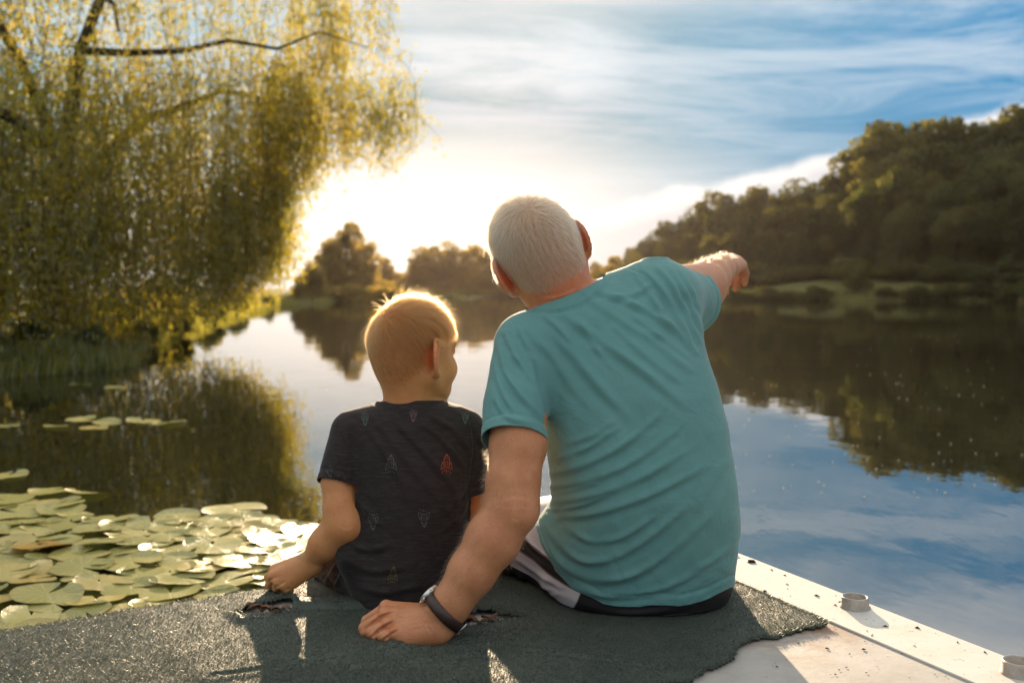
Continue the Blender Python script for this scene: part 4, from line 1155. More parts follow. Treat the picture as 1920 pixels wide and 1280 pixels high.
FH = [([(738, 1147), (712, 1158), (686, 1178)], -2.2, 2.5), ([(742, 1163), (715, 1178), (692, 1199)], -2.2, 2.5), ([(748, 1179), (727, 1193), (708, 1210)], -2.0, 2.5),
      ([(733, 1141), (765, 1143), (800, 1146)], .6, 3.2), ([(735, 1155), (770, 1153), (802, 1154)], .75, 3.2), ([(742, 1172), (775, 1166), (805, 1162)], .7, 3.2), ([(750, 1166), (768, 1176), (790, 1172), (806, 1176)], .45, 2.8),
      ([(796, 1138), (800, 1155), (812, 1176)], -1.0, 2.6), ([(789, 1140), (794, 1160), (808, 1186)], -.8, 2.6), ([(720, 1146), (726, 1142), (734, 1144)], -.6, 2.6), ([(716, 1156), (724, 1152), (732, 1157)], -.6, 2.6), ([(722, 1174), (730, 1169), (738, 1175)], -.6, 2.6),
      ([(940, 938), (965, 930), (998, 936)], -.55, 3.5), ([(945, 952), (970, 948), (1000, 952)], -.5, 3.5), ([(950, 972), (975, 972), (990, 962)], -.45, 3.5), ([(925, 930), (935, 945), (955, 950)], -.4, 4),
      ([(905, 1015), (880, 1060), (850, 1110)], .5, 4), ([(935, 1000), (915, 1045), (885, 1085), (862, 1120)], .45, 3.5), ([(1010, 566), (1050, 562), (1100, 545)], -1.2, 4), ([(1008, 556), (1050, 551), (1098, 532)], -1.0, 4),
      ([(1376, 510), (1381, 525), (1374, 545)], -1.2, 2.6), ([(1389, 508), (1390, 520), (1388, 535)], -1.6, 2.6)]
V = V + Nb * fold(V, Nb, FH)[:, None]; Nb = vnormals(V, T)
man = link('person', mesh('person', V, T), MAT['skin_man'])
tag(man, 'white-haired man in a teal t-shirt pointing across the lake', 'person')
Lh = (V - Cm) @ Rm; man_V = V
def scalp_m(L):
    x, y, z = L.T; yy = np.maximum(-y, 0)
    lowb = np.where(y < .0, -.052 - .035 * smooth(.02, .07, yy), -.012 + .6 * np.maximum(y - .0, 0))
    w = smooth(0, .014, z - lowb) * smooth(.078, .060, y - .35 * z * (np.abs(x) < .05)) * (np.linalg.norm(L / np.array((.085, .11, .12)), axis=1) < 1.15)
    ear = np.minimum(*[np.linalg.norm((L - (s_ * .083, -.006, -.02)) / np.array((.017, .021, .034)), axis=1) for s_ in (-1, 1)])
    return w * (ear > 1.0)
def put_attr(o, name, v):
    a = o.data.attributes.new(name, 'FLOAT', 'POINT'); a.data.foreach_set('value', np.asarray(v, f32))
put_attr(man, 'scalp', scalp_m(Lh) * .8)
earw = sum(np.exp(-(np.linalg.norm(V - e, axis=1) / .030) ** 4) for e in ears_m) * (np.abs(Lh[:, 0]) > .070)
nape = np.exp(-(np.linalg.norm(V - (nk0 + nk1) / 2 - (0, -.03, 0), axis=1) / .07) ** 2) * .6
knk = sum(np.exp(-(np.linalg.norm(V - k_, axis=1) / .013) ** 2) for k_ in kn) * .5
put_attr(man, 'ruddy', np.clip(earw + nape + knk, 0, 1))
head_hair('hair', V, T, Cm, Rm, scalp_m, (.008, -.070, .062), 24000, lambda q_: .013 + .015 * smooth(-.06, .06, q_[:, 2]), lambda q_: .30 + .25 * smooth(.05, .10, q_[:, 2]), MAT['hair_grey'], man, 1, .00018, .010, grav=.6)
fore = np.clip(1 - np.abs(line_d(to_px(V), [(950, 900), (925, 1010), (850, 1125)])[0]) / 75, 0, 1) * (V[:, 1] < 1.80) * smooth(.05, .08, V[:, 2])
fl = (wrL - elL) / np.linalg.norm(wrL - elL)
body_hair('arm_hair', V, T, Nb, (fore > .05) * (.25 + (Nb[:, 0] < -.2)), 3000, .012, fl * .8 + (-.1, 0, -.3), MAT['hair_arm'], man, 5)
wf = ((V[:, 1] > 2.10) & (V[:, 1] < 2.36) & (V[:, 2] > .5) & (V[:, 0] > .3)).astype(float) * (.1 + (Nb[:, 2] > .1))
body_hair('arm_hair', V, T, Nb, wf, 420, .013, (.25, .6, .0), MAT['hair_arm'], man, 6)

# t-shirt
cl = Body(); cl.slices(*TM, mc, .46, shear=.0)
cl.ell(P(1075, 1010, 1.93), (.075, .10, .075), None, .03)
trunk_only = Body(); trunk_only.pr = list(cl.pr)
slL = [P(985, 650, 1.832), P(966, 760, 1.783), P(962, 860, 1.735)]; slLr = [.0600, .0555, .0590]
slR0, slR1 = P(1236, 556, 1.885), P(1332, 572, 2.16)
for i in range(2): cl.cone(slL[i], slL[i + 1], slLr[i], slLr[i + 1], .028 if i == 0 else .012)
cl.cone(slR0, slR1, .066, .0665, .03)
cl.cone(P(1092, 592, 1.875), P(1064, 543, 1.872), .088, .066, .03)
V, Q = cl.surface((-.12, 1.66, -.06), (.50, 2.25, .72), .0030)
T = tri(Q); V = relax(V, T, 1); Nn = vnormals(V, T)
def ax_d(V, a, b):
    ab = b - a; t = np.clip(((V - a) @ ab) / (ab @ ab), 0, 1); return np.linalg.norm(V - a - t[:, None] * ab, axis=1)
sdL = np.minimum(ax_d(V, slL[0], slL[1]), ax_d(V, slL[1], slL[2])) - .058; sdR = ax_d(V, slR0, slR1) - .066; sdT = trunk_only.eval(V.astype(f32))
FM = [  # (points in the photograph's pixels, height in mm, half-width in mm)
    ([(1105, 560), (1165, 600), (1230, 640), (1290, 690)], 5.5, 10), ([(1060, 590), (1130, 640), (1200, 690), (1285, 760)], 5.0, 11), ([(1030, 610), (1080, 670), (1130, 730), (1190, 790)], 4.0, 13),
    ([(985, 615), (1030, 660), (1070, 720), (1110, 770)], 3.5, 11), ([(1130, 545), (1200, 575), (1262, 612), (1305, 660)], 4.5, 8), ([(1150, 610), (1210, 665), (1275, 715)], 4.0, 8), ([(1190, 595), (1245, 635), (1295, 672)], 3.5, 7),
    ([(1120, 545), (1150, 556), (1190, 550), (1225, 530)], 4.0, 7), ([(1010, 585), (1045, 612), (1080, 650)], 3.0, 8), ([(1090, 600), (1110, 640), (1150, 690)], 3.0, 8),
    ([(1205, 505), (1240, 540), (1275, 600), (1305, 660)], 4.5, 7), ([(1230, 498), (1262, 535), (1290, 590), (1312, 640)], 4.5, 6.5), ([(1255, 500), (1282, 540), (1302, 585), (1318, 625)], 4.0, 6), ([(1190, 512), (1225, 560), (1262, 620)], 3.5, 7), ([(1272, 505), (1295, 540), (1312, 580)], 3, 5),
    ([(1030, 888), (1090, 872), (1160, 838), (1240, 775)], 5.0, 9), ([(1032, 912), (1100, 900), (1180, 868), (1270, 805)], 5.0, 9), ([(1034, 940), (1110, 928), (1200, 895), (1310, 830)], 4.5, 10), ([(1038, 968), (1110, 962), (1210, 930), (1330, 870)], 4.5, 10),
    ([(1045, 860), (1100, 838), (1160, 798)], 4.0, 8), ([(1060, 832), (1110, 815), (1165, 780)], 2.5, 8), ([(1035, 955), (1085, 948), (1140, 930)], 4, 6), ([(1034, 925), (1075, 918), (1120, 905)], 4, 6),
    ([(1022, 985), (1050, 1020), (1095, 1050), (1150, 1045), (1210, 1010), (1290, 945)], 6.0, 10), ([(1018, 1010), (1055, 1060), (1110, 1085), (1180, 1078), (1260, 1030), (1350, 950)], 5.5, 11), ([(1060, 985), (1105, 1012), (1160, 1008), (1230, 965)], 4.0, 9),
    ([(1075, 1100), (1140, 1115), (1230, 1105), (1340, 1060)], 3.5, 9), ([(1240, 1000), (1300, 950), (1365, 860)], 3.0, 14), ([(1300, 1070), (1350, 1040), (1385, 1000)], 3.0, 9),
    ([(935, 640), (945, 690), (975, 740), (1015, 780)], 4.5, 7), ([(945, 620), (965, 665), (1000, 715)], 4.0, 6), ([(928, 680), (940, 730), (965, 775)], 3.5, 7), ([(925, 740), (950, 780), (1000, 795)], 3.0, 7), ([(970, 612), (990, 650), (1010, 690)], 3, 6)]
seam = [([(958, 600), (985, 640), (1004, 690), (1018, 750), (1027, 812)], -2.6, 4.0), ([(1172, 500), (1215, 520), (1240, 560), (1262, 610), (1290, 660)], -1.5, 3.5)]
D = fold(V, Nn, FM) + fold(V, Nn, seam)
D += (.0012 * wob(V[:, 0] + V[:, 2] * .6, V[:, 2] - V[:, 0] * .5, 26) + .0007 * wob(V[:, 0], V[:, 2], 70, 2.))
p2 = to_px(V)
hemx = [960, 1006, 1016, 1040, 1075, 1130, 1200, 1270, 1330, 1376, 1420]; hemy = [960, 985, 1020, 1070, 1108, 1130, 1138, 1134, 1121, 1101, 1085]
h_hem = (np.interp(p2[:, 0], hemx, hemy) + 3 * np.sin(p2[:, 0] * .045) - p2[:, 1]) * .001
aL = np.array((-.06, -.58, -.81)); aL /= np.linalg.norm(aL); h_sl = -((V - P(964, 822, 1.745)) @ aL)
aR = slR1 - slR0; aR /= np.linalg.norm(aR); h_sr = -((V - P(1306, 571, 2.035)) @ (aR * .98 + np.array((.12, 0, .0))))
isL = (sdL < sdT + .004) & (p2[:, 0] < 1034) & (V[:, 2] < .5); isR = (sdR < sdT + .004) & (V[:, 0] > .30)
nkd = np.linalg.norm(np.cross(V - nk0, (nk1 - nk0) / np.linalg.norm(nk1 - nk0)), axis=1); up_ = (V - nk0) @ ((nk1 - nk0) / np.linalg.norm(nk1 - nk0))
h_nk = np.where(up_ > -.05, nkd - .0655, 1)
pa, pb_, pc_ = P(1005, 572, 1.87), P(1128, 518, 1.87), P(1063, 556, 1.80); cn = np.cross(pb_ - pa, pc_ - pa); cn /= np.linalg.norm(cn); cn *= np.sign(cn[2])
h_nk = np.minimum(h_nk, -((V - pa) @ cn) - np.maximum(0, V[:, 1] - 1.885) * 1.6 + np.maximum(0, nkd - .082) * 3.0)
hh = np.minimum(h_hem, h_nk); hh = np.where(isL, np.minimum(hh, h_sl), hh); hh = np.where(isR, np.minimum(hh, h_sr), hh)
edge = np.where(isL, h_sl, np.where(isR, h_sr, h_hem))
D += -.0016 * np.exp(-((edge - .021) / .0035) ** 2) + .0010 * smooth(.02, .014, edge)
D += np.where(up_ > -.05, .0022 * smooth(.083, .079, nkd) - .0018 * np.exp(-((nkd - .0855) / .003) ** 2), 0)
V = V + Nn * D[:, None]
V, T = clip(V, T, hh)
tee = link('t_shirt', mesh('t_shirt', V, T), MAT['tee_teal'], man)
so = tee.modifiers.new('cloth', 'SOLIDIFY'); so.thickness = .0018; so.offset = -1

# shorts
sh = Body()
rows_s = [(1020, 1035, 1386, 1.790, .15), (1060, 1020, 1384, 1.800, .15), (1100, 1020, 1379, 1.803, .15), (1130, 1040, 1366, 1.806, .15), (1150, 1070, 1335, 1.812, .145), (1166, 1105, 1290, 1.822, .13), (1178, 1130, 1260, 1.84, .11)]
sh.slices(*trunk_table(rows_s, 0), (.24, 1.95, .07), .30, k=.03)
sh.cone(hipL + (0, 0, 0), kneeL + (.01, -.035, 0), .102, .075, .04); sh.cone(hipR, kneeR + (-.02, -.06, 0), .100, .075, .04)
sh.add(lambda p: (.0055 - p[:, 2]).astype(f32), (.2, 2, 0), 2.0, .012, 's') if False else None
V, Q = sh.surface((-.12, 1.74, -.04), (.50, 2.62, .26), .0034)
T = tri(Q); V = relax(V, T, 1); Nn = vnormals(V, T)
FS = [([(925, 1075), (960, 1095), (1000, 1100)], 7, 6), ([(950, 1060), (990, 1085), (1030, 1105)], 7, 6), ([(965, 1045), (1010, 1075), (1050, 1100)], 7, 6), ([(985, 1000), (1000, 1025), (1030, 1050)], 3, 6), ([(940, 1090), (990, 1112), (1040, 1115)], 5, 6), ([(1080, 1130), (1180, 1150), (1300, 1135)], 3, 9)]
V = V + Nn * fold(V, Nn, FS)[:, None]
V[:, 2] = np.maximum(V[:, 2], .0105)
over = (V[:, 1] > 2.28 + .0); 
m, N = material('striped_shorts')
x, y, z = N.xyz(opos(N)); n = N.noise(opos(N), 30, 3)
v = N.m('ADD', z, N.m('ADD', N.m('MULTIPLY', x, .30), N.m('MULTIPLY', n, .004)))
panel = N.m('MULTIPLY', N.ss(N.m('SUBTRACT', x, N.m('MULTIPLY', z, .35)), .112, .108), 1.0)
band = N.ramp(N.m('DIVIDE', v, .25), [(0, (.012, .010, .010)), (.165, (.50, .47, .50)), (.335, (.14, .10, .10)), (.348, (.022, .017, .016)), (.445, (.14, .10, .10)), (.458, (.52, .49, .52)), (.98, (.50, .47, .50))], 'CONSTANT')
cc = N.mix(panel, (.012, .010, .010), band)
h2 = N.noise(opos(N), 700.0, 2, .5)
N.l.new(principled(N, cc, .62, .35, bump(N, h2, .2, .001)).outputs[0], N.out.inputs[0]); MAT['striped'] = m
shorts = link('shorts', mesh('shorts', V, T), MAT['striped'], man)

# wristwatch
watch = empty('wristwatch'); watch.parent = man; watch['label'] = 'steel watch on a dark brown leather strap'
wc = P(836, 1146, 1.702); wa = (wrL - elL) / np.linalg.norm(wrL - elL); wa = wa * .9 + np.array((-.35, 0, -.1)); wa /= np.linalg.norm(wa)
wx_ = np.cross(wa, (0, -1, 0)); wx_ /= np.linalg.norm(wx_); wy_ = np.cross(wa, wx_)
b = MB(); n = 48; pr_ = [(-.0095, .0005), (-.009, .0022), (0, .0030), (.009, .0022), (.0095, .0005)]; VV = []; QQ = []
rel_ = man_V - wc; axd = rel_ @ wa; near_ = np.abs(axd) < .012; rel_ = rel_[near_]; rx_, ry_ = rel_ @ wx_, rel_ @ wy_; rr_ = np.hypot(rx_, ry_); ok_ = rr_ < .05
an_ = np.arctan2(ry_, rx_)[ok_]; rr_ = rr_[ok_]
prof_w = np.array([max([.022] + list(rr_[np.abs((an_ - 2 * math.pi * k / n + math.pi) % (2 * math.pi) - math.pi) < .16])) for k in range(n)])
prof_w = (np.roll(prof_w, 1) + prof_w * 2 + np.roll(prof_w, -1)) / 4 + .0006
for i, (a, t) in enumerate(pr_):
    for k in range(n):
        w = 2 * math.pi * k / n; VV.append(wc + wa * a + (prof_w[k] + t) * (math.cos(w) * wx_ + math.sin(w) * wy_))
for i in range(len(pr_) - 1):
    for k in range(n):
        k2 = (k + 1) % n; QQ.append((i * n + k, i * n + k2, (i + 1) * n + k2, (i + 1) * n + k))
m_leather = plain('strap_leather', (.035, .016, .010), .45, .5, 0, .35, 160, .4)
b.add(VV, QQ).build('strap', m_leather, watch)
dial_dir = -wx_ if (-wx_)[0] < 0 else wx_
m_steel = plain('steel', (.62, .60, .57), .28, .5, 1.0, .1, 120)
fd = dial_dir * .93 + wy_ * (.25 if wy_[1] > 0 else -.25); fd /= np.linalg.norm(fd); fs = np.cross(wa, fd); rw = prof_w[int(round((math.atan2(fd @ wy_, fd @ wx_) % (2 * math.pi)) / (2 * math.pi) * n)) % n]; rb_ = prof_w[int(round((math.atan2(-fd @ wy_, -fd @ wx_) % (2 * math.pi)) / (2 * math.pi) * n)) % n]
b = MB(); VV = []; QQ = []; pc = wc + fd * (rw - .001); prc = [(.0, .0175), (.001, .0185), (.0065, .0185), (.0085, .0168), (.0088, .0155), (.0078, .0150), (.0078, .0004)]
for h_, r_ in prc:
    for k in range(n):
        w = 2 * math.pi * k / n; VV.append(pc + fd * h_ + r_ * (math.cos(w) * wa + math.sin(w) * fs))
for i in range(len(prc) - 1):
    for k in range(n):
        k2 = (k + 1) % n; QQ.append((i * n + k, i * n + k2, (i + 1) * n + k2, (i + 1) * n + k))
b.add(VV, QQ); b.tube([pc + fd * .004 + wa * .018, pc + fd * .004 + wa * .0225], [.0025, .0025], 10)
for sa in (-1, 1):
    for sb_ in (-1, 1):
        b.tube([pc + fd * .004 + fs * sa * .016 + wa * sb_ * .0085, pc + fd * .001 + fs * sa * .023 + wa * sb_ * .0085], [.0024, .0016], 8)
b.build('case', m_steel, watch)
b = MB(); bc = wc - fd * (rb_ + .003); bq = [bc + wa * s1 * .0115 + fs * s2 * .008 for s1, s2 in ((-1, -1), (1, -1), (1, 1), (-1, 1), (-1, -1))]
b.tube(bq, [.0014] * 5, 6); b.build('buckle', m_steel, watch)
# ------------------------------------------------------------------ the boy
rows_b = [(742, 742, 806, 1.905, .036), (752, 716, 828, 1.893, .046), (762, 684, 862, 1.882, .055), (774, 655, 880, 1.874, .062), (792, 642, 890, 1.866, .068), (815, 644, 890, 1.860, .072), (850, 652, 886, 1.852, .076), (900, 660, 881, 1.846, .080),
          (960, 657, 878, 1.843, .084), (1010, 649, 875, 1.843, .088), (1050, 642, 871, 1.842, .092), (1090, 645, 868, 1.842, .094), (1120, 656, 864, 1.845, .094), (1145, 672, 858, 1.850, .092), (1162, 690, 850, 1.857, .088)]
TB = trunk_table(rows_b, 0)
bc_ = P(765, 950, 1.93)
Cb = P(775, 652, 1.935); yaw = RAD(43); Rb = frame((math.sin(yaw), math.cos(yaw), -.06), (.03, .06, 1.0)); SB = .885
Hb = lambda x, y, z: Cb + Rb @ (np.array((x, y, z)) * SB)
bk0 = P(768, 778, 1.935); bk1 = Hb(0, -.022, -.06)
bsL, beL, bwL = P(655, 812, 1.93), P(643, 985, 1.885), P(581, 1052, 1.925)
bsR, beR, bwR = P(880, 812, 1.945), P(890, 965, 1.97), P(880, 1080, 2.05)
bhL, bhR = np.array((-.27, 1.945, .072)), np.array((-.13, 1.955, .072)); bkL, bkR = np.array((-.395, 2.17, -.015)), np.array((-.13, 2.27, .04))
body = Body()
body.slices(*TB, bc_, .26, off=.010, k=.02)
add_head(body, Cb, Rb, SB, True)
ears_b = [add_ear(body, Cb, Rb, -1, SB, .45, 1.08), add_ear(body, Cb, Rb, 1, SB, .75, 1.18)]
body.cone(bk0 + (0, 0, -.02), bk1, .047, .044, .025)
body.chain([bsL, P(636, 905, 1.905), P(638, 950, 1.89), beL], [.036, .0315, .0300, .0285], .015)
body.ball(P(648, 986, 1.878), .016, .03)
body.chain([beL, P(612, 1018, 1.90), bwL], [.0285, .0270, .0195], .03)
k0 = [P(515, 1068, 1.975), P(512, 1080, 1.955), P(524, 1092, 1.942), P(538, 1099, 1.935)]
for k_ in k0: body.cone(bwL + (k_ - k0[1]) * .4, k_, .0165, .0115, .010)
for i, (k_, m_, t_) in enumerate(zip(k0, ((503, 1082, 1.985), (505, 1096, 1.968), (519, 1103, 1.958), (536, 1108, 1.952)), ((512, 1098, 1.985), (518, 1107, 1.972), (530, 1111, 1.962), (544, 1114, 1.956)))):
    a = P(*m_); a[2] = max(a[2], .017); e = P(*t_); e[2] = max(.0125, e[2])
    body.cone(k_, a, .0100, .0088, .003); body.cone(a, e, .0088, .0075, .002)
body.cone(P(556, 1075, 1.965), P(545, 1098, 1.985), .0115, .0085, .006)
body.chain([bsR, beR, bwR], [.036, .0285, .0195], .015)
for i in range(4): 
    a = bwR + (.006 - .012 * i, .045, -.035); body.cone(bwR, a, .013, .009, .006); body.cone(a, a + (0, .02, -.022), .0085, .0065, .002)
for h_, k_ in ((bhL, bkL), (bhR, bkR)):
    an_ = k_ + (-.01, .06, -.27); body.cone(h_, k_, .055, .038, .02); body.cone(k_, an_, .036, .025, .015); body.cone(an_, an_ + (0, .11, -.02), .024, .016, .015)
V, Q = body.surface((-.52, 1.80, -.36), (-.02, 2.52, .64), .0027)
T = tri(Q); V = relax(V, T, 1); Nb = vnormals(V, T)
V, T = refine(V, T, body, bwL, k0[1] - bwL, np.array((-.52, 1.86, -.02)), np.array((-.385, 2.04, .085)), .0014); Nb = vnormals(V, T)
FHb = [([(500, 1092), (512, 1084), (522, 1082)], -1.4, 2.6), ([(510, 1104), (524, 1096), (534, 1090)], -1.4, 2.6), ([(528, 1108), (540, 1104), (548, 1096)], -1.2, 2.6), ([(575, 1038), (580, 1050), (592, 1062)], -.8, 3), ([(638, 985), (650, 990), (660, 985)], -.7, 3)]
V = V + Nb * fold(V, Nb, FHb)[:, None]
boy = link('person', mesh('person', V, T), MAT['skin_boy'])
tag(boy, 'small boy in a dark rocket-print t-shirt sitting with his head turned', 'person')
Lh = ((V - Cb) @ Rb) / SB
def scalp_b(L):
    L = L / SB; x, y, z = L.T; yy = np.maximum(-y, 0)
    lowb = np.where(y < .0, -.050 - .038 * smooth(.02, .07, yy), -.02 + .75 * np.maximum(y, 0))
    w = smooth(0, .045, z - lowb) * smooth(.095, .075, y - .25 * z) * (np.linalg.norm(L / np.array((.085, .11, .12)), axis=1) < 1.15)
    ear = np.minimum(*[np.linalg.norm((L - (s_ * .083, -.004, -.02)) / np.array((.026, .030, .040)), axis=1) for s_ in (-1, 1)])
    return w * (ear > 1.0)
put_attr(boy, 'scalp', scalp_b(Lh * SB) * .85)
earw = sum(np.exp(-(np.linalg.norm(V - e, axis=1) / .027) ** 4) for e in ears_b) * (np.abs(Lh[:, 0]) > .070)
put_attr(boy, 'ruddy', np.clip(earw * .7, 0, 1))
head_hair('hair', V, T, Cb, Rb, scalp_b, (-.010, -.062, .058), 34000, lambda q_: .006 + .028 * smooth(-.030, .055, q_[:, 2]), lambda q_: .18 + .16 * smooth(.045, .085, q_[:, 2]), MAT['hair_ginger'], boy, 2, .00015, .006, k=7, grav=.45, cellk=.5)

cl = Body(); cl.slices(*TB, bc_, .26); cl.ell(P(660, 1035, 1.90), (.030, .05, .04), None, .03)
trunk_only = Body(); trunk_only.pr = list(cl.pr)
sl0, sl1 = P(660, 812, 1.93), P(626, 950, 1.895); sr0, sr1 = P(872, 812, 1.94), P(897, 960, 1.965)
cl.cone(sl0, sl1, .042, .0445, .022); cl.cone(sr0, sr1, .042, .043, .02); cl.cone(P(770, 788, 1.935), P(770, 745, 1.935), .068, .049, .025)
V, Q = cl.surface((-.42, 1.80, -.03), (-.02, 2.10, .44), .0028)
T = tri(Q); V = relax(V, T, 1); Nn = vnormals(V, T)
sdL = ax_d(V, sl0, sl1) - .043; sdR = ax_d(V, sr0, sr1) - .043; sdT = trunk_only.eval(V.astype(f32))
FB = [([(690, 800), (730, 860), (760, 920), (775, 960)], 3.0, 9), ([(735, 780), (790, 840), (840, 900), (875, 960)], 3.5, 9), ([(700, 780), (760, 860), (810, 920), (860, 985)], 3.0, 10), ([(790, 790), (835, 830), (872, 880)], 3.5, 7), ([(800, 775), (850, 805), (885, 850)], 3.0, 7),
      ([(655, 920), (690, 960), (720, 990)], 3.0, 8), ([(648, 1015), (690, 1030), (740, 1020)], 4, 8), ([(645, 1050), (700, 1070), (770, 1060)], 3.5, 9), ([(655, 1090), (720, 1110), (800, 1095)], 3.5, 9), ([(840, 960), (860, 930), (878, 890)], 3.5, 7), ([(820, 1000), (855, 975), (878, 935)], 3, 7),
      ([(630, 830), (640, 860), (655, 895)], 3, 6), ([(640, 800), (655, 840), (664, 890)], 3, 5), ([(615, 870), (630, 890), (655, 902)], 2.5, 6), ([(895, 810), (905, 845), (905, 890)], 3, 5), ([(745, 780), (775, 775), (810, 790)], 1.5, 6)]
seam = [([(650, 780), (657, 820), (662, 870), (663, 905)], -2.0, 3.5), ([(872, 770), (885, 800), (888, 850), (880, 905)], -2.0, 3.5)]
D = fold(V, Nn, FB) + fold(V, Nn, seam) + .0009 * wob(V[:, 0] + V[:, 2] * .4, V[:, 2], 32, 1.)
p2 = to_px(V)
h_hem = (1152 + 6 * np.sin(p2[:, 0] * .04) - .12 * np.abs(p2[:, 0] - 765) - p2[:, 1]) * .001
aL = np.array((-.22, -.42, -.88)); aL /= np.linalg.norm(aL); h_sl = -((V - P(628, 907, 1.90)) @ aL)
aR = sr1 - sr0; aR /= np.linalg.norm(aR); h_sr = -((V - P(897, 914, 1.955)) @ aR)
isL = (sdL < sdT + .003) & (V[:, 0] < -.26) & (V[:, 2] < .34); isR = (sdR < sdT + .003) & (V[:, 0] > -.11) & (V[:, 2] < .34)
ka = (bk1 - bk0) / np.linalg.norm(bk1 - bk0); ka = np.array((0, .22, .97)); nkd = np.linalg.norm(np.cross(V - bk0, ka), axis=1); up_ = (V - bk0) @ ka
h_nk = np.where(up_ > -.03, nkd - .0485, 1)
h_nk = np.minimum(h_nk, -((V - P(770, 752, 1.895)) @ np.array((-.02, .12, .99))) + np.maximum(0, nkd - .064) * 3.0)
hh = np.minimum(h_hem, h_nk); hh = np.where(isL, np.minimum(hh, h_sl), hh); hh = np.where(isR, np.minimum(hh, h_sr), hh)
edge = np.where(isL, h_sl, np.where(isR, h_sr, h_hem))
D += -.0013 * np.exp(-((edge - .017) / .003) ** 2) + np.where(up_ > -.03, .0018 * smooth(.066, .062, nkd) - .0014 * np.exp(-((nkd - .0685) / .003) ** 2), 0)
V = V + Nn * D[:, None]
V, T = clip(V, T, hh)
tee_b = link('t_shirt', mesh('t_shirt', V, T), MAT['tee_dark'], boy)
so = tee_b.modifiers.new('cloth', 'SOLIDIFY'); so.thickness = .0016; so.offset = -1
bvh = BVHTree.FromPolygons([tuple(v) for v in V], [tuple(t) for t in T])

# flat rocket prints laid on the jersey
def rocket():
    """outline strokes and fills of a little rocket, nose up, about one unit tall: list of (polygon, tone)"""
    S = []
    def bar(a, b, w, t=0):
        a = np.array(a, float); b = np.array(b, float); d_ = b - a; L = np.linalg.norm(d_); d_ /= L; n_ = np.array((-d_[1], d_[0])) * w / 2
        k = max(1, int(L / .12))
        for i in range(k):
            p0 = a + d_ * L * i / k; p1 = a + d_ * L * (i + 1) / k; S.append(([p0 - n_, p1 - n_, p1 + n_, p0 + n_], t))
    for sx in (-1, 1):
        bar((sx * .13, -.22), (sx * .13, .28), .045); bar((sx * .13, .28), (0, .50), .04)
        bar((sx * .05, -.12), (sx * .05, .12), .03); bar((sx * .15, .02), (sx * .26, -.08), .035); bar((sx * .26, -.08), (sx * .27, -.30), .035); bar((sx * .15, -.20), (sx * .26, -.30), .03)
        bar((sx * .21, .10), (sx * .21, -.02), .05); bar((sx * .10, -.30), (sx * .10, -.38), .045, 1); bar((sx * .19, -.38), (sx * .19, -.47), .04, 1)
    S.append(([(-.07, .36), (.07, .36), (.03, .44), (-.03, .44)], 0)); S.append(([(-.03, .44), (.03, .44), (.004, .50), (-.004, .50)], 0))
    bar((-.13, .26), (.13, .26), .035); bar((-.13, -.20), (.13, -.20), .04); bar((0, -.30), (0, -.44), .05, 1); bar((-.05, .12), (.05, .12), .03); bar((-.05, -.12), (.05, -.12), .03)
    return S
RK = rocket()
def printed(px, py, hpx, rot, mat, solid=False):
    V_ = []; Q_ = []
    S = RK + ([([(-.12, -.18), (.12, -.18), (.12, .05), (-.12, .05)], 0), ([(-.12, .05), (.12, .05), (.10, .30), (-.10, .30)], 0)] if solid else [])
    for poly, t in S:
        idx_ = []
        for (x, y) in poly:
            c_, s_ = math.cos(rot), math.sin(rot); X = px + (x * c_ + y * s_) * hpx; Y = py - (-x * s_ + y * c_) * hpx
            o = Vector((0, 0, EYE)); d_ = Vector(P(X, Y, 1.0)) - o
            hit = bvh.ray_cast(o, d_.normalized())
            if hit[0] is None: idx_ = None; break
            n_ = hit[1] if hit[1].dot(d_) < 0 else -hit[1]
            V_.append(tuple(hit[0] + n_ * .0011)); idx_.append(len(V_) - 1)
        if idx_: Q_.append(idx_)
    if not Q_: return
    link('rocket_print', mesh('rocket_print', V_, np.array(Q_), False), mat, tee_b)
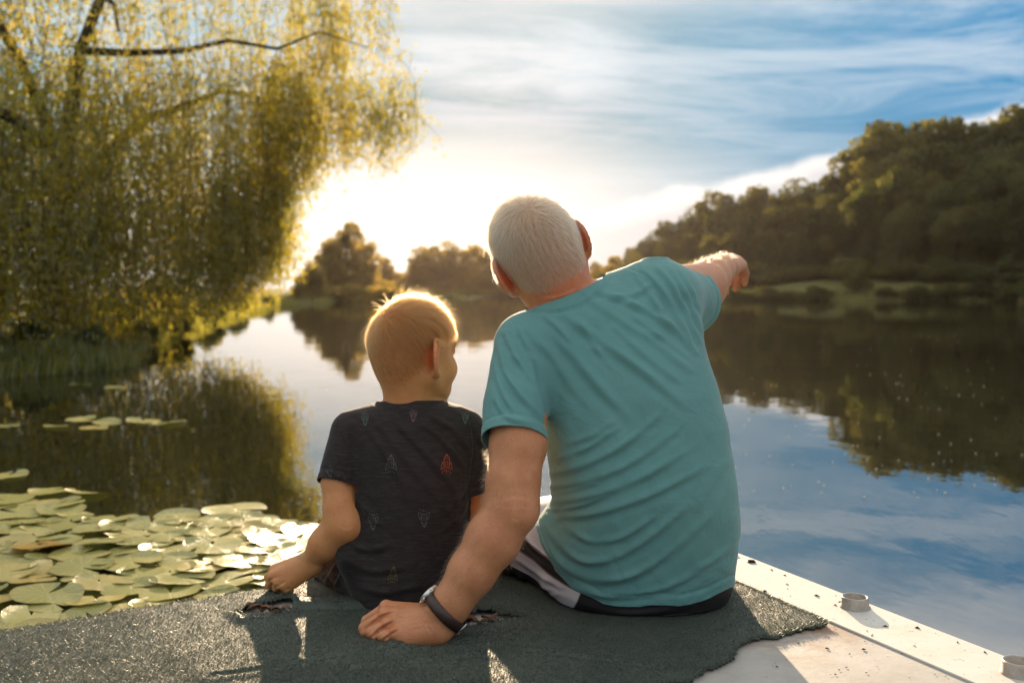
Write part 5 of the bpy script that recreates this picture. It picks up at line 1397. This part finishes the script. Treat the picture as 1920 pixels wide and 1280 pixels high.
pg = plain('print_grey', (.085, .082, .083), .8, .2, 0, .2, 200); pgr = plain('print_green', (.085, .115, .105), .8, .2, 0, .2, 200); pp = plain('print_plum', (.16, .10, .12), .8, .2, 0, .2, 200)
po = plain('print_orange', (.30, .07, .035), .8, .2, 0, .2, 200); py_ = plain('print_khaki', (.095, .090, .045), .8, .2, 0, .2, 200)
for a in ((733, 870, 39, 0, pg), (837, 869, 40, .03, po), (700, 977, 36, math.pi, pg), (795, 970, 40, math.pi - .03, pg), (737, 1078, 36, .12, py_), (685, 786, 26, math.pi - .05, pgr), (775, 779, 26, math.pi + .05, pp), (872, 783, 25, math.pi, pgr), (618, 884, 24, math.pi - .3, pg)):
    printed(a[0], a[1], a[2] * .93, *a[3:])

sh = Body()
sh.ell((-.198, 1.945, .075), (.112, .100, .085), None, .03)
sh.cone(bhL, bkL + (.015, -.03, .0), .072, .060, .03); sh.cone(bhR, bkR + (0, -.04, 0), .068, .055, .03)
V, Q = sh.surface((-.50, 1.80, -.12), (-.04, 2.36, .20), .0030)
T = tri(Q); V = relax(V, T, 1); Nn = vnormals(V, T)
V = V + Nn * fold(V, Nn, [([(640, 1035), (615, 1055), (590, 1085)], 5, 5), ([(648, 1045), (628, 1062), (608, 1095)], 5, 5), ([(655, 1060), (640, 1075), (628, 1105)], 4.5, 5), ([(640, 1100), (670, 1130), (700, 1150)], 4, 7), ([(620, 1080), (645, 1115), (675, 1145)], 4, 6)])[:, None]
ondeck = np.minimum((V[:, :2] - K) @ n1_ + .02, (V[:, :2] - K) @ n2_); V[:, 2] = np.where(ondeck > 0, np.maximum(V[:, 2], .0105), V[:, 2])
link('shorts', mesh('shorts', V, T), MAT['shorts_dark'], boy)
# ------------------------------------------------------------------ air
m, N = material('haze_air')
pv = N.node('ShaderNodeVolumePrincipled')
pv.inputs['Color'].default_value = (1.0, .80, .76, 1); pv.inputs['Density'].default_value = HAZE_D; pv.inputs['Anisotropy'].default_value = HAZE_G
N.l.new(pv.outputs[0], N.out.inputs['Volume'])
hb = MB().box((-220, -175, -2.8), (220, 232, 34)).build('haze', m, None, False)
tag(hb, kind='stuff')
